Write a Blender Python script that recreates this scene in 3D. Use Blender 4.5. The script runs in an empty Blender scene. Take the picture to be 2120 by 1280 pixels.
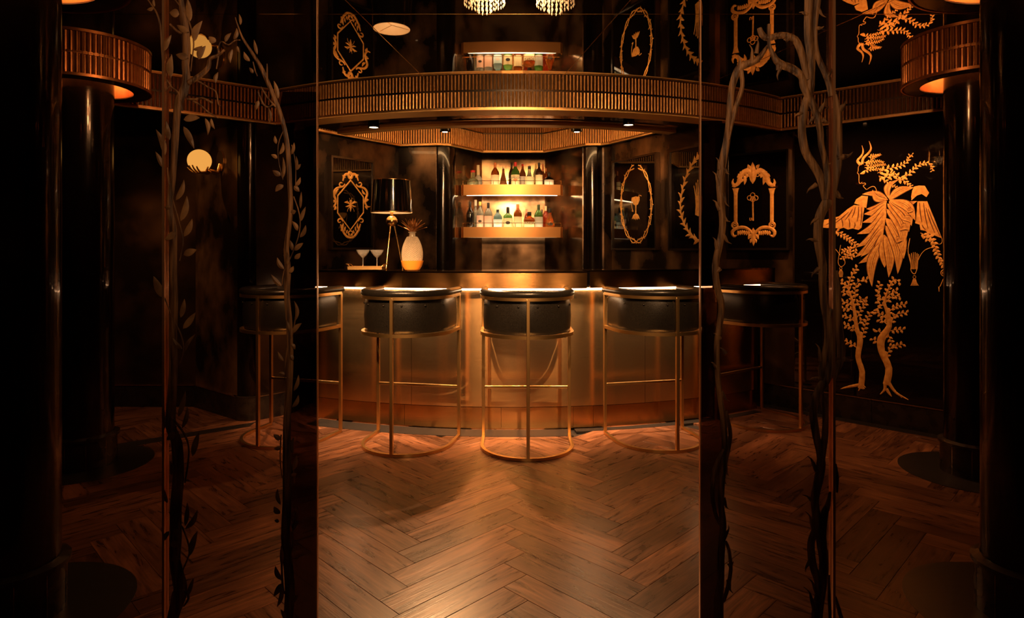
import bpy, math, random
from mathutils import Vector, Matrix
random.seed(7)
S = bpy.context.scene
COL = S.collection

# ------------------------------------------------------------------ camera
F = 1300.0            # focal length in pixels of the 2120 wide frame
CX, CY, ZC = 1060.0, 518.0, 1.31
cam_d = bpy.data.cameras.new('camera')
cam = bpy.data.objects.new('camera', cam_d); COL.objects.link(cam)
cam.location = (0, 0, ZC); cam.rotation_euler = (math.pi/2, 0, 0)
cam_d.sensor_width = 36; cam_d.lens = F/2120*36
cam_d.shift_y = -(640-CY)/2120
cam_d.clip_start = .05
S.camera = cam
# ------------------------------------------------------------------ world / exposure
W = bpy.data.worlds.new('world'); S.world = W; W.use_nodes = True
W.node_tree.nodes['Background'].inputs[0].default_value = (.02, .012, .006, 1)
W.node_tree.nodes['Background'].inputs[1].default_value = .05
S.view_settings.view_transform = 'Standard'; S.view_settings.look = 'None'
S.view_settings.exposure = 0.25; S.view_settings.gamma = 1
S.view_settings.use_curve_mapping = False
S.cycles.max_bounces = 10; S.cycles.glossy_bounces = 6; S.cycles.transparent_max_bounces = 16
S.cycles.transmission_bounces = 8; S.cycles.diffuse_bounces = 3
S.cycles.sample_clamp_indirect = 4.0
S.cycles.use_denoising = True
WARM = (1.0, .52, .215)

def lamp(kind, name, loc, energy, size=.06, aim=None, spot=70, color=WARM, blend=.6, sizey=None, spread=None):
    d = bpy.data.lights.new(name, kind); d.energy = energy; d.color = color
    if kind == 'AREA':
        d.shape = 'DISK' if sizey is None else 'RECTANGLE'; d.size = size
        if sizey: d.size_y = sizey
        if spread: d.spread = math.radians(spread)
    else:
        d.shadow_soft_size = size
    if kind == 'SPOT':
        d.spot_size = math.radians(spot); d.spot_blend = blend
    o = bpy.data.objects.new(name, d); COL.objects.link(o); o.location = loc
    if aim is not None:
        o.rotation_euler = (Vector(aim)-Vector(loc)).to_track_quat('-Z', 'Y').to_euler()
    return o
H = 2.43              # mirrored ceiling
ZR = 2.30             # underside of the fluted cornices
# downlights of the soffit over the bar
SPOTS = [(-1.09, 4.95), (.90, 4.85), (-.548, 5.13), (.53, 5.13)]
for i, (x, y) in enumerate(SPOTS):
    lamp('SPOT', 'soffit_spot_light', (x, y, 2.262), (70, 40, 330, 50)[i], .02, ((x*.9, y-1.3, 0), (x*.9, y-1.3, 0), (-.22, 3.0, 0), (.9, 3.3, 0))[i], (80, 80, 42, 70)[i], blend=.9)
# unseen spots added above the frame to brighten the bar front
for x, e in ((-1.24, 560), (-.62, 560), (.22, 820), (.95, 400)):
    lamp('SPOT', 'bar_fill_spot', (x, 2.10, 2.34), e, .012, (x*.95, 4.55, .58), 36)
for k in range(5):      # light of the strip under the counter edge
    a_ = -.34+k*.20; r_ = 3.86
    o_ = lamp('AREA', 'counter_strip_light', (r_*math.sin(a_), 8.33-r_*math.cos(a_), 1.015), 8, .74, (r_*math.sin(a_)*.97, 8.33-r_*math.cos(a_)-.12, 0), sizey=.02, spread=96, color=(1, .62, .34))
    o_.rotation_euler = (math.radians(7), 0, a_)
lamp('AREA', 'cornice_fill_light', (0, 2.2, 2.36), 10, .16, (0, 4.4, 2.45), spread=70)  # unseen area lamp added to brighten the cornice fluting
# fill spots added near the pictures, the mural and the left walls
for p, a, e, c in (((2.05, 4.45, 2.40), (2.72, 4.80, 1.1), 75, 100), ((2.45, 4.12, 2.40), (2.95, 4.52, 1.0), 48, 100), ((1.62, 4.95, 2.22), (1.95, 5.3, 1.65), 12, 80),
                   ((-1.15, 5.35, 2.25), (-1.5, 5.7, 1.6), 3.5, 90), ((.85, 5.3, 2.25), (1.2, 5.5, 1.6), 7, 90),
                   ((-2.75, 4.55, 2.40), (-2.4, 5.1, 1.2), 20, 90), ((-3.1, 4.6, 2.40), (-3.1, 5.3, -.2), 45, 70)):
    lamp('SPOT', 'picture_wall_fill', p, e, .015, a, c)
for p, a, e in (((-1.35, 2.62, 2.36), (-2.4, 3.7, 2.3), 22), ((1.5, 2.62, 2.36), (2.45, 3.6, 2.3), 16), ((-1.0, 2.62, 2.36), (-2.1, 4.6, 2.3), 26), ((1.1, 2.62, 2.36), (2.3, 5.0, 2.3), 26)):
    lamp('SPOT', 'drum_fill_spot', p, e, .04, a, 60)  # spots added to brighten the drums and side cornices
lamp('AREA', 'vine_fill_light', (0, -.9, 2.38), 5.5, .4, (0, 1.6, 2.0), color=(1, .55, .26), spread=52)  # lamp added behind the camera to brighten the painted glass

# ------------------------------------------------------------------ helpers
def px(x, y, d):
    return Vector(((x-CX)*d/F, d, ZC-(y-CY)*d/F))
def link(o, parent=None, keep=True):
    COL.objects.link(o)
    if parent is not None:
        o.parent = parent
        if keep:
            o.matrix_parent_inverse = Matrix.Translation(-parent.location)
    return o
def tagp(o, label=None, cat=None, group=None, kind=None):
    if label: o['label'] = label
    if cat: o['category'] = cat
    if group: o['group'] = group
    if kind: o['kind'] = kind
    return o
def thing(name, label, cat, loc=(0, 0, 0), rz=0, group=None):
    o = bpy.data.objects.new(name, None); COL.objects.link(o)
    o.location = loc; o.rotation_euler = (0, 0, rz); o.empty_display_size = .1
    return tagp(o, label, cat, group)
class MB:
    def __init__(s): s.v = []; s.f = []
    def add(s, vs, fs):
        b = len(s.v); s.v += [tuple(v) for v in vs]; s.f += [tuple(b+i for i in f) for f in fs]; return s
    def box(s, x0, x1, y0, y1, z0, z1):
        return s.add([(x0,y0,z0),(x1,y0,z0),(x1,y1,z0),(x0,y1,z0),(x0,y0,z1),(x1,y0,z1),(x1,y1,z1),(x0,y1,z1)],
                     [(0,3,2,1),(4,5,6,7),(0,1,5,4),(1,2,6,5),(2,3,7,6),(3,0,4,7)])
    def prism(s, poly, z0, z1):
        n = len(poly)
        a = sum(poly[i][0]*poly[(i+1)%n][1]-poly[(i+1)%n][0]*poly[i][1] for i in range(n))
        if a < 0: poly = poly[::-1]
        return s.add([(p[0],p[1],z0) for p in poly]+[(p[0],p[1],z1) for p in poly],
                     [tuple(range(n))[::-1], tuple(range(n,2*n))]+[(i,(i+1)%n,n+(i+1)%n,n+i) for i in range(n)])
    def arc(s, cy, r0, r1, a0, a1, z0, z1, n=48, cx=0):
        # sector of a ring, angle a measured from the -Y direction
        pts = [(cx+r1*math.sin(a0+(a1-a0)*i/n), cy-r1*math.cos(a0+(a1-a0)*i/n)) for i in range(n+1)]
        pin = [(cx+r0*math.sin(a0+(a1-a0)*i/n), cy-r0*math.cos(a0+(a1-a0)*i/n)) for i in range(n+1)]
        m = n+1; vs = []
        for z in (z0, z1):
            vs += [(p[0],p[1],z) for p in pts]+[(p[0],p[1],z) for p in pin]
        fs = []
        for i in range(n):
            fs += [(i+1,i,m+i,m+i+1), (2*m+i,2*m+i+1,3*m+i+1,3*m+i), (i,i+1,2*m+i+1,2*m+i), (m+i+1,m+i,3*m+i,3*m+i+1)]
        fs += [(0,2*m,3*m,m), (n,m+n,3*m+n,2*m+n)]
        return s.add(vs, fs)
    def lathe(s, prof, c=(0,0,0), n=24, p=2.0, sy=1.0, rot=0, cap=True):
        vs = []; k = len(prof)
        for r, z in prof:
            for i in range(n):
                t = 2*math.pi*i/n
                co, si = math.cos(t), math.sin(t)
                q = 1.0 if p == 2.0 else 1/((abs(co)**p+abs(si)**p)**(1/p))
                x, y = r*q*co, r*q*si*sy
                vs.append((c[0]+x*math.cos(rot)-y*math.sin(rot), c[1]+x*math.sin(rot)+y*math.cos(rot), c[2]+z))
        fs = [(j*n+i, j*n+(i+1)%n, (j+1)*n+(i+1)%n, (j+1)*n+i) for j in range(k-1) for i in range(n)]
        if cap: fs += [tuple(range(n))[::-1], tuple(range((k-1)*n, k*n))]
        return s.add(vs, fs)
    def tube(s, pts, rad, n=8, cap=True):
        pts = [Vector(p) for p in pts]
        if not isinstance(rad, (list, tuple)): rad = [rad]*len(pts)
        vs = []; prev = None
        for i, p in enumerate(pts):
            t = (pts[min(i+1,len(pts)-1)]-pts[max(i-1,0)]).normalized()
            if prev is None:
                a = Vector((0,0,1)) if abs(t.z) < .9 else Vector((1,0,0))
                u = t.cross(a).normalized()
            else:
                u = (prev - t*prev.dot(t)).normalized()
            prev = u; w = t.cross(u)
            for k in range(n):
                g = 2*math.pi*k/n
                vs.append(p+(u*math.cos(g)+w*math.sin(g))*rad[i])
        m = len(pts)
        fs = [(j*n+i, j*n+(i+1)%n, (j+1)*n+(i+1)%n, (j+1)*n+i) for j in range(m-1) for i in range(n)]
        if cap: fs += [tuple(range(n))[::-1], tuple(range((m-1)*n, m*n))]
        return s.add(vs, fs)
    def sweep(s, path, w, z0, z1, off=0.0):
        # rectangular bar swept along a flat open path
        n = len(path); o = []; q = []
        for i in range(n):
            a = Vector(path[max(i-1,0)]); b = Vector(path[min(i+1,n-1)])
            t = (b-a).normalized(); nn = Vector((t.y, -t.x)); p = Vector(path[i])
            o.append(p+nn*(off+w/2)); q.append(p+nn*(off-w/2))
        vs = []
        for z in (z0, z1):
            vs += [(a.x,a.y,z) for a in o]+[(a.x,a.y,z) for a in q]
        fs = []
        for i in range(n-1):
            fs += [(i+1,i,n+i,n+i+1)[::-1], (2*n+i,2*n+i+1,3*n+i+1,3*n+i)[::-1], (i,i+1,2*n+i+1,2*n+i)[::-1], (n+i+1,n+i,3*n+i,3*n+i+1)[::-1]]
        e = n-1
        fs += [(0,2*n,3*n,n)[::-1], (e,n+e,3*n+e,2*n+e)[::-1]]
        return s.add(vs, fs)
    def ball(s, c, r, n=16, m=10, sz=1.0, sy=1.0):
        prof = [(max(r*math.sin(math.pi*j/m), 1e-4), -r*sz*math.cos(math.pi*j/m)) for j in range(m+1)]
        return s.lathe(prof, c, n, sy=sy, cap=False)
    def build(s, name, mat, parent=None, smooth=False, keep=True, kind=None, fix=True, bevel=0):
        me = bpy.data.meshes.new(name); me.from_pydata(s.v, [], s.f); me.update()
        if fix:
            import bmesh
            bm = bmesh.new(); bm.from_mesh(me)
            bmesh.ops.recalc_face_normals(bm, faces=bm.faces); bm.to_mesh(me); bm.free()
        o = bpy.data.objects.new(name, me); me.materials.append(mat)
        if smooth:
            me.polygons.foreach_set('use_smooth', [True]*len(me.polygons))
            me.set_sharp_from_angle(angle=math.radians(38))
        link(o, parent, keep)
        if kind: o['kind'] = kind
        if bevel:
            b = o.modifiers.new('bevel', 'BEVEL'); b.width = bevel; b.segments = 2; b.limit_method = 'ANGLE'
        return o
def struct(o, label=None):
    o['kind'] = 'structure'
    if label: o['label'] = label
    return o

# ------------------------------------------------------------------ materials
def mat(name, color=(.5,.5,.5), rough=.5, metal=0, **k):
    m = bpy.data.materials.new(name); m.use_nodes = True
    b = m.node_tree.nodes['Principled BSDF']
    b.inputs['Base Color'].default_value = (*color, 1); b.inputs['Roughness'].default_value = rough
    b.inputs['Metallic'].default_value = metal
    for a, v in k.items(): b.inputs[a.replace('_', ' ')].default_value = v
    return m
def noise_mat(name, c0, c1, scale=4, r0=.25, r1=.45, metal=.9, lo=.4, hi=.65, bump=.0, stretch=(1,1,1), detail=6, coat=0, coords='Object', spec=.5):
    m = mat(name, c0, r0, metal); nt = m.node_tree; N = nt.nodes; L = nt.links
    b = N['Principled BSDF']; b.inputs['Coat Weight'].default_value = coat
    b.inputs['Specular IOR Level'].default_value = spec
    tc = N.new('ShaderNodeTexCoord'); mp = N.new('ShaderNodeMapping'); mp.inputs['Scale'].default_value = stretch
    nz = N.new('ShaderNodeTexNoise'); nz.inputs['Scale'].default_value = scale; nz.inputs['Detail'].default_value = detail
    cr = N.new('ShaderNodeValToRGB'); cr.color_ramp.elements[0].position = lo; cr.color_ramp.elements[1].position = hi
    cr.color_ramp.elements[0].color = (*c0, 1); cr.color_ramp.elements[1].color = (*c1, 1)
    mr = N.new('ShaderNodeMapRange'); mr.inputs['To Min'].default_value = r0; mr.inputs['To Max'].default_value = r1
    L.new(tc.outputs[coords], mp.inputs['Vector']); L.new(mp.outputs[0], nz.inputs['Vector'])
    L.new(nz.outputs['Fac'], cr.inputs[0]); L.new(cr.outputs[0], b.inputs['Base Color'])
    L.new(nz.outputs['Fac'], mr.inputs['Value']); L.new(mr.outputs[0], b.inputs['Roughness'])
    if bump:
        bp = N.new('ShaderNodeBump'); bp.inputs['Strength'].default_value = bump; bp.inputs['Distance'].default_value = .01
        L.new(nz.outputs['Fac'], bp.inputs['Height']); L.new(bp.outputs[0], b.inputs['Normal'])
    return m
def emit(name, color, s):
    m = mat(name, (0,0,0), 1); b = m.node_tree.nodes['Principled BSDF']
    b.inputs['Specular IOR Level'].default_value = 0; b.inputs['Emission Color'].default_value = (*color, 1); b.inputs['Emission Strength'].default_value = s
    return m
def glass_pane(name, tint, gl=.05):
    m = bpy.data.materials.new(name); m.use_nodes = True; nt = m.node_tree; N = nt.nodes; N.clear()
    o = N.new('ShaderNodeOutputMaterial'); mx = N.new('ShaderNodeMixShader'); t = N.new('ShaderNodeBsdfTransparent')
    g = N.new('ShaderNodeBsdfGlossy'); g.inputs['Roughness'].default_value = .01; g.inputs['Color'].default_value = (.9,.85,.8,1)
    t.inputs[0].default_value = (*tint, 1); mx.inputs[0].default_value = gl
    nt.links.new(t.outputs[0], mx.inputs[1]); nt.links.new(g.outputs[0], mx.inputs[2]); nt.links.new(mx.outputs[0], o.inputs[0])
    return m
M = {}
M['brass'] = noise_mat('brushed_brass', (.66,.40,.17), (.74,.46,.20), 6, .13, .20, 1, .3, .7, .05, (1.2,1.2,90))
bb = M['brass'].node_tree.nodes['Principled BSDF']; bb.inputs['Anisotropic'].default_value = .93; bb.inputs['Anisotropic Rotation'].default_value = .25
tg = M['brass'].node_tree.nodes.new('ShaderNodeTangent'); tg.direction_type = 'RADIAL'; tg.axis = 'Z'
M['brass'].node_tree.links.new(tg.outputs[0], bb.inputs['Tangent'])
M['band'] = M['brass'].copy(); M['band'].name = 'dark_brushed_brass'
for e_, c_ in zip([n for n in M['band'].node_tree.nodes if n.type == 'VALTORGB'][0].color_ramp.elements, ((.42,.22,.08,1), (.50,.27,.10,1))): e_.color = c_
M['shelf_band'] = mat('satin_copper_brass', (.55,.27,.09), .34, .85)
M['gold'] = mat('satin_gold', (.80,.50,.19), .24, 1)
M['frame'] = mat('stool_brass', (.66,.42,.17), .28, 1)
M['rib'] = noise_mat('ribbed_brass', (.50,.27,.10), (.62,.34,.13), 30, .28, .45, .95)
M['copper'] = noise_mat('ribbed_copper', (.52,.21,.07), (.62,.27,.09), 25, .3, .42, .9)
M['black_gloss'] = mat('black_lacquer', (.004,.003,.0025), .06, 0, Coat_Weight=.5, Coat_Roughness=.03)
M['black_glass'] = mat('black_glass', (.003,.002,.002), .02, 0, Specular_IOR_Level=.6)
M['column'] = noise_mat('column_bronze_black', (.006,.004,.003), (.035,.02,.012), 8, .13, .22, .6, .4, .8, .05, (1,1,.3), coat=.3)
M['mirror'] = mat('black_mirror', (.55,.50,.44), .015, 1)
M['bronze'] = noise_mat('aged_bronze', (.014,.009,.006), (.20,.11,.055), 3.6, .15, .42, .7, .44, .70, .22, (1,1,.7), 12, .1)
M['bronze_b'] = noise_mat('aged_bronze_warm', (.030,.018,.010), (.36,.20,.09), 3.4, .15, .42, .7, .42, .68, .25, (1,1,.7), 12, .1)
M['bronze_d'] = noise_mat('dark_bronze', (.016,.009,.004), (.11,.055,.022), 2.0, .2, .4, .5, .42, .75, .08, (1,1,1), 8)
M['antique'] = noise_mat('antique_mirror', (.06,.032,.016), (.42,.26,.14), 3.4, .10, .22, .85, .35, .62, .06, (1,1,1), 9)
M['soffit'] = mat('bronze_soffit', (.36,.19,.07), .12, 1)
M['coffer'] = mat('coffer_brass', (.62,.34,.12), .22, 1)
M['stone'] = noise_mat('black_stone', (.008,.007,.006), (.022,.018,.015), 60, .25, .4, 0, .3, .8, .02)
M['granite'] = noise_mat('speckled_stone', (.005,.004,.0035), (.03,.022,.016), 260, .4, .6, 0, .45, .75, .05, spec=.15)
M['skirt'] = noise_mat('skirting_stone', (.010,.008,.007), (.035,.025,.018), 14, .2, .35, .1, .3, .8)
M['counter'] = mat('counter_top', (.22,.13,.06), .12, 1)
M['leather'] = noise_mat('black_leather', (.003,.0025,.002), (.007,.006,.005), 180, .24, .36, 0, .3, .7, .08, spec=.2)
M['led'] = emit('led_strip', (1,.64,.36), 24)
M['led_w'] = emit('shelf_led', (1,.72,.42), 17)
M['led_b'] = emit('bottle_led', (1,.72,.42), 7)
M['led_u'] = emit('low_led', (1,.72,.42), 3)
M['fill_c'] = emit('coffer_fill_glow', (1,.56,.22), 24)  # glow of the strip added for the coffer
M['lens'] = emit('downlight_lens', (1,.72,.42), 12)
M['globe'] = emit('opal_globe', (1,.52,.11), 1.25)
M['cove'] = emit('cove_light', (1,.5,.18), 9)
M['fixture'] = mat('black_fixture', (.006,.005,.005), .2, .3)
M['matt_black'] = mat('matt_black', (.004,.004,.004), .8)
M['ring'] = mat('soffit_gold', (.90,.55,.20), .42, .35)
M['vine'] = noise_mat('painted_vine', (.06,.024,.009), (.36,.17,.06), 110, .4, .7, .0, .38, .66, .6, (1,1,.10), 6)
M['vine_leaf'] = noise_mat('painted_leaf', (.13,.06,.022), (.42,.22,.085), 22, .4, .65, .05, .35, .68, .2)
M['gilt'] = noise_mat('gilt_paint', (.70,.31,.06), (1.0,.56,.15), 45, .42, .6, .25, .3, .7, .25)
M['gilt_d'] = mat('gilt_shadow', (.16,.05,.01), .6, .2)
M['pane'] = glass_pane('smoked_glass', (.77,.70,.66), .018)
M['pane_dark'] = glass_pane('black_painted_margin', (.10,.07,.06), .01)
M['clear'] = mat('clear_glass', (1,1,1), .02, 0, Transmission_Weight=1.0, IOR=1.45)
M['steel'] = mat('pale_metal_edge', (.62,.45,.30), .25, 1)

# ------------------------------------------------------------------ the floor
def in_bar(x, y): return math.hypot(x, y-8.33) < 3.72 and y > 4.3 and -1.6 < x
base = MB().box(-5, 5, -2.2, 8, -.06, -.016).build('floor', M['stone']); struct(base, 'dark herringbone timber floor')
def wood():
    m = mat('oak_plank', (.2,.08,.03), .34); nt = m.node_tree; N = nt.nodes; L = nt.links; b = N['Principled BSDF']
    oi = N.new('ShaderNodeObjectInfo'); tc = N.new('ShaderNodeTexCoord'); ad = N.new('ShaderNodeVectorMath'); ad.operation = 'ADD'
    sc = N.new('ShaderNodeVectorMath'); sc.operation = 'SCALE'; cb = N.new('ShaderNodeCombineXYZ')
    L.new(oi.outputs['Random'], cb.inputs[0]); L.new(oi.outputs['Random'], cb.inputs[1]); L.new(oi.outputs['Random'], cb.inputs[2])
    L.new(cb.outputs[0], sc.inputs[0]); sc.inputs['Scale'].default_value = 57
    L.new(tc.outputs['Object'], ad.inputs[0]); L.new(sc.outputs[0], ad.inputs[1])
    mp = N.new('ShaderNodeMapping'); mp.inputs['Scale'].default_value = (2.2, 16, 16); L.new(ad.outputs[0], mp.inputs[0])
    n1 = N.new('ShaderNodeTexNoise'); n1.inputs['Scale'].default_value = 1.6; n1.inputs['Detail'].default_value = 8; n1.inputs['Distortion'].default_value = 1.4
    L.new(mp.outputs[0], n1.inputs['Vector'])
    mp2 = N.new('ShaderNodeMapping'); mp2.inputs['Scale'].default_value = (5, 160, 160); L.new(ad.outputs[0], mp2.inputs[0])
    n2 = N.new('ShaderNodeTexNoise'); n2.inputs['Scale'].default_value = 1.0; n2.inputs['Detail'].default_value = 3; L.new(mp2.outputs[0], n2.inputs['Vector'])
    cr = N.new('ShaderNodeValToRGB'); cr.color_ramp.elements[0].position = .30; cr.color_ramp.elements[1].position = .72
    cr.color_ramp.elements[0].color = (.055,.021,.010,1); cr.color_ramp.elements[1].color = (.235,.100,.050,1)
    L.new(n1.outputs['Fac'], cr.inputs[0])
    mr = N.new('ShaderNodeMapRange'); mr.inputs['To Min'].default_value = .45; mr.inputs['To Max'].default_value = 1.2; L.new(oi.outputs['Random'], mr.inputs['Value'])
    mr2 = N.new('ShaderNodeMapRange'); mr2.inputs['From Min'].default_value = .35; mr2.inputs['From Max'].default_value = .6; mr2.inputs['To Min'].default_value = .72; mr2.inputs['To Max'].default_value = 1.05
    L.new(n2.outputs['Fac'], mr2.inputs['Value'])
    mu = N.new('ShaderNodeMath'); mu.operation = 'MULTIPLY'; L.new(mr.outputs[0], mu.inputs[0]); L.new(mr2.outputs[0], mu.inputs[1])
    vs = N.new('ShaderNodeVectorMath'); vs.operation = 'SCALE'; L.new(cr.outputs[0], vs.inputs[0]); L.new(mu.outputs[0], vs.inputs['Scale'])
    L.new(vs.outputs[0], b.inputs['Base Color'])
    b.inputs['Specular IOR Level'].default_value = .22
    bp = N.new('ShaderNodeBump'); bp.inputs['Strength'].default_value = .25; bp.inputs['Distance'].default_value = .002
    L.new(n2.outputs['Fac'], bp.inputs['Height']); L.new(bp.outputs[0], b.inputs['Normal'])
    mr3 = N.new('ShaderNodeMapRange'); mr3.inputs['To Min'].default_value = .22; mr3.inputs['To Max'].default_value = .36; L.new(n1.outputs['Fac'], mr3.inputs['Value'])
    L.new(mr3.outputs[0], b.inputs['Roughness'])
    return m
M['wood'] = wood()
PW, NL = .1315, 5; PL = PW*NL
g = .0005; bv = .0009
def plank_mesh():
    x, y = PL/2-g, PW/2-g
    vs = [(-x,-y,-.016),(x,-y,-.016),(x,y,-.016),(-x,y,-.016),(-x,-y,-bv),(x,-y,-bv),(x,y,-bv),(-x,y,-bv),
          (-x+bv,-y+bv,0),(x-bv,-y+bv,0),(x-bv,y-bv,0),(-x+bv,y-bv,0)]
    fs = [(3,2,1,0),(8,9,10,11)]+[(i,(i+1)%4,4+(i+1)%4,4+i) for i in range(4)]+[(4+i,4+(i+1)%4,8+(i+1)%4,8+i) for i in range(4)]
    me = bpy.data.meshes.new('plank'); me.from_pydata(vs, [], fs); me.update(); me.materials.append(M['wood']); return me
pme = plank_mesh(); rest = MB(); npl = 0
OX, OY = -.405, 3.0
def place_plank(cx, cy, ang):
    global npl
    # lattice frame rotated by 45 degrees so the zigzag runs along Y
    c, s_ = math.cos(math.pi/4), math.sin(math.pi/4)
    X = OX+(cx*c-cy*s_)*PW; Y = OY+(cx*s_+cy*c)*PW
    if Y < -1.9 or Y > 5.9 or abs(X) > 4.6 or in_bar(X, Y): return
    a = ang+math.pi/4
    if Y > 2.02 and abs(X) < .815*Y+.1 and Y < 5.45:
        o = bpy.data.objects.new('plank', pme); link(o, base, False); npl += 1
        o.location = (X, Y, random.uniform(-.0006, 0)); o.rotation_euler = (0, 0, a)
    else:
        ca, sa = math.cos(a), math.sin(a)
        b = len(rest.v)
        for v in pme.vertices:
            rest.v.append((X+v.co.x*ca-v.co.y*sa, Y+v.co.x*sa+v.co.y*ca, v.co.z))
        for p in pme.polygons: rest.f.append(tuple(b+i for i in p.vertices))
R_ = 55
for k in range(-R_, R_):
    for m_ in range(-8, 8):
        place_plank(k+2*NL*m_+NL/2, k+.5, 0)
        place_plank(k+.5, (k-2*NL+1)+2*NL*m_+NL/2, math.pi/2)
print('planks', npl)
rest.build('planks', M['wood'], base, kind='stuff', fix=False)

# ------------------------------------------------------------------ walls
def wall(p, q, z0, z1, m, name, th=.06, side=1, parent=None, label=None, smooth=False):
    p, q = Vector(p), Vector(q); t = (q-p).normalized(); n = Vector((-t.y, t.x))*side*th
    o = MB().prism([tuple(p), tuple(q), tuple(q+n), tuple(p+n)], z0, z1).build(name, m, parent)
    if parent is None: struct(o, label)
    return o
def plane_at(p, q):
    return Vector((p[0], p[1], 0)), Vector((q[0]-p[0], q[1]-p[1], 0)).normalized()
def ray_wall(p, q, x):
    # point of the wall line p-q seen at image column x
    k = (x-CX)/F; dx, dy = q[0]-p[0], q[1]-p[1]
    t = (k*p[1]-p[0])/(dx-k*dy); return (p[0]+dx*t, p[1]+dy*t)
MW0, MW1 = (2.15, 5.35), (3.04, 4.44)               # the mural wall
dmx, dmy = MW1[0]-MW0[0], MW1[1]-MW0[1]
MWe = (MW0[0]+dmx*1.9, MW0[1]+dmy*1.9)
MWk = ray_wall(MW0, MWe, 1645)
KW1 = MWk; KW0 = (1.67, 5.70)                       # key picture wall behind the bar
CH0, CH1 = (.965, 6.06), (1.575, 4.87)              # chalice wall
BE0, BE1 = (-1.115, 6.17), (-1.70, 5.375)           # bee wall
zb = -.015
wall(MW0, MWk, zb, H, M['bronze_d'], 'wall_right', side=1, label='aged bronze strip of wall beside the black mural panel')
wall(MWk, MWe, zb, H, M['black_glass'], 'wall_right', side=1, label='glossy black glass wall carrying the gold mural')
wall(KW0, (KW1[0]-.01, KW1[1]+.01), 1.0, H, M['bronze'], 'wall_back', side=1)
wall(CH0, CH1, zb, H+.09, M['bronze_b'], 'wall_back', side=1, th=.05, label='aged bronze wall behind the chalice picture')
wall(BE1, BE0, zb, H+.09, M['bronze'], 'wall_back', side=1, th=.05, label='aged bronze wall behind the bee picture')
NI = [(-1.115, 6.17), (-.74, 6.12), (-.66, 6.14), (-.33, 6.88), (.36, 6.88), (.69, 6.16), (.90, 6.14), (.965, 6.06)]
for i in range(len(NI)-1):
    mm = M['antique'] if i in (2, 3, 4) else M['bronze']
    wall(NI[i], NI[i+1], zb, H+.09, mm, 'wall_back', side=1, label='aged mirror panel behind the bottle shelves' if i in (2,3,4) else None)
wall((CH1[0]+.012, CH1[1]+.04), (KW0[0], KW0[1]), zb, H, M['bronze_d'], 'wall_back', side=1, th=.01)
# closing walls around and behind the viewer
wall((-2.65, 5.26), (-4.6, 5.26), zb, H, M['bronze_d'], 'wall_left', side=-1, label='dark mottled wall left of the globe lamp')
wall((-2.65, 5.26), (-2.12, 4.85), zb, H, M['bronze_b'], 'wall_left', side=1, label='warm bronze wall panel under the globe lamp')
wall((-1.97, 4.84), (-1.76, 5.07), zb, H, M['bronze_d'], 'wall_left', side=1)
pier = MB().lathe([(.10, 0), (.10, H+.015)], (-2.05, 4.92, zb), 32).build('wall_left', M['column'], smooth=True); struct(pier, 'rounded black pier at the end of the bronze panel')
wall((-4.6, 5.3), (-4.6, -2), zb, H, M['bronze_d'], 'wall_left', side=-1)
wall((4.6, -2), (4.6, 3.2), zb, H, M['bronze_d'], 'wall_right', side=-1)
wall((-4.6, -2), (4.6, -2), zb, H, M['bronze_d'], 'wall_front', side=-1)
wall((-1.76, 5.07), (-1.72, 5.39), zb, H, M['bronze_d'], 'wall_left', side=1)
# baseboards
def skirting(pts, name, h=.178, th=.016, sgn=1, seams=()):
    for i in range(len(pts)-1):
        p, q = Vector(pts[i]), Vector(pts[i+1]); t = (q-p).normalized(); n = Vector((t.y, -t.x))*sgn
        o = MB().prism([tuple(p+n*.001), tuple(q+n*.001), tuple(q+n*th), tuple(p+n*th)], .001, h).build(name, M['skirt']); struct(o)
        MB().prism([tuple(p+n*.001), tuple(q+n*.001), tuple(q+n*(th+.003)), tuple(p+n*(th+.003))], h, h+.006).build('top_edge', M['steel'], o)
skirting([MW0, ray_wall(MW0, MWe, 1805)], 'baseboard_right')
skirting([ray_wall(MW0, MWe, 1806), MWe], 'baseboard_right')
skirting([(-4.6, 5.26), (-2.65, 5.26), (-2.12, 4.85)], 'baseboard_left')
skirting([(-1.97, 4.84), (-1.76, 5.07)], 'baseboard_left')
o = MB().lathe([(.117, .001), (.117, .178), (.119, .178), (.119, .184), (.1, .184)], (-2.05, 4.92, 0), 32).build('baseboard_left', M['skirt'], smooth=True); struct(o)
# inlays of the floor
n = Vector((dmx, dmy)).normalized(); nn = Vector((n.y, -n.x))*.115
a = Vector(MW0)-n*.1; b_ = Vector(MWe)
struct(MB().prism([tuple(a), tuple(b_), tuple(b_+nn), tuple(a+nn)], -.01, .0015).build('trim_1', M['stone']), 'black stone border at the foot of the mural wall')
struct(MB().prism([(-2.63,4.12),(-1.95,4.66),(-1.95,4.78),(-2.70,4.22)], -.01, .0015).build('trim_2', M['stone']), 'black stone strip crossing the floor towards the rounded pier')

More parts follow.
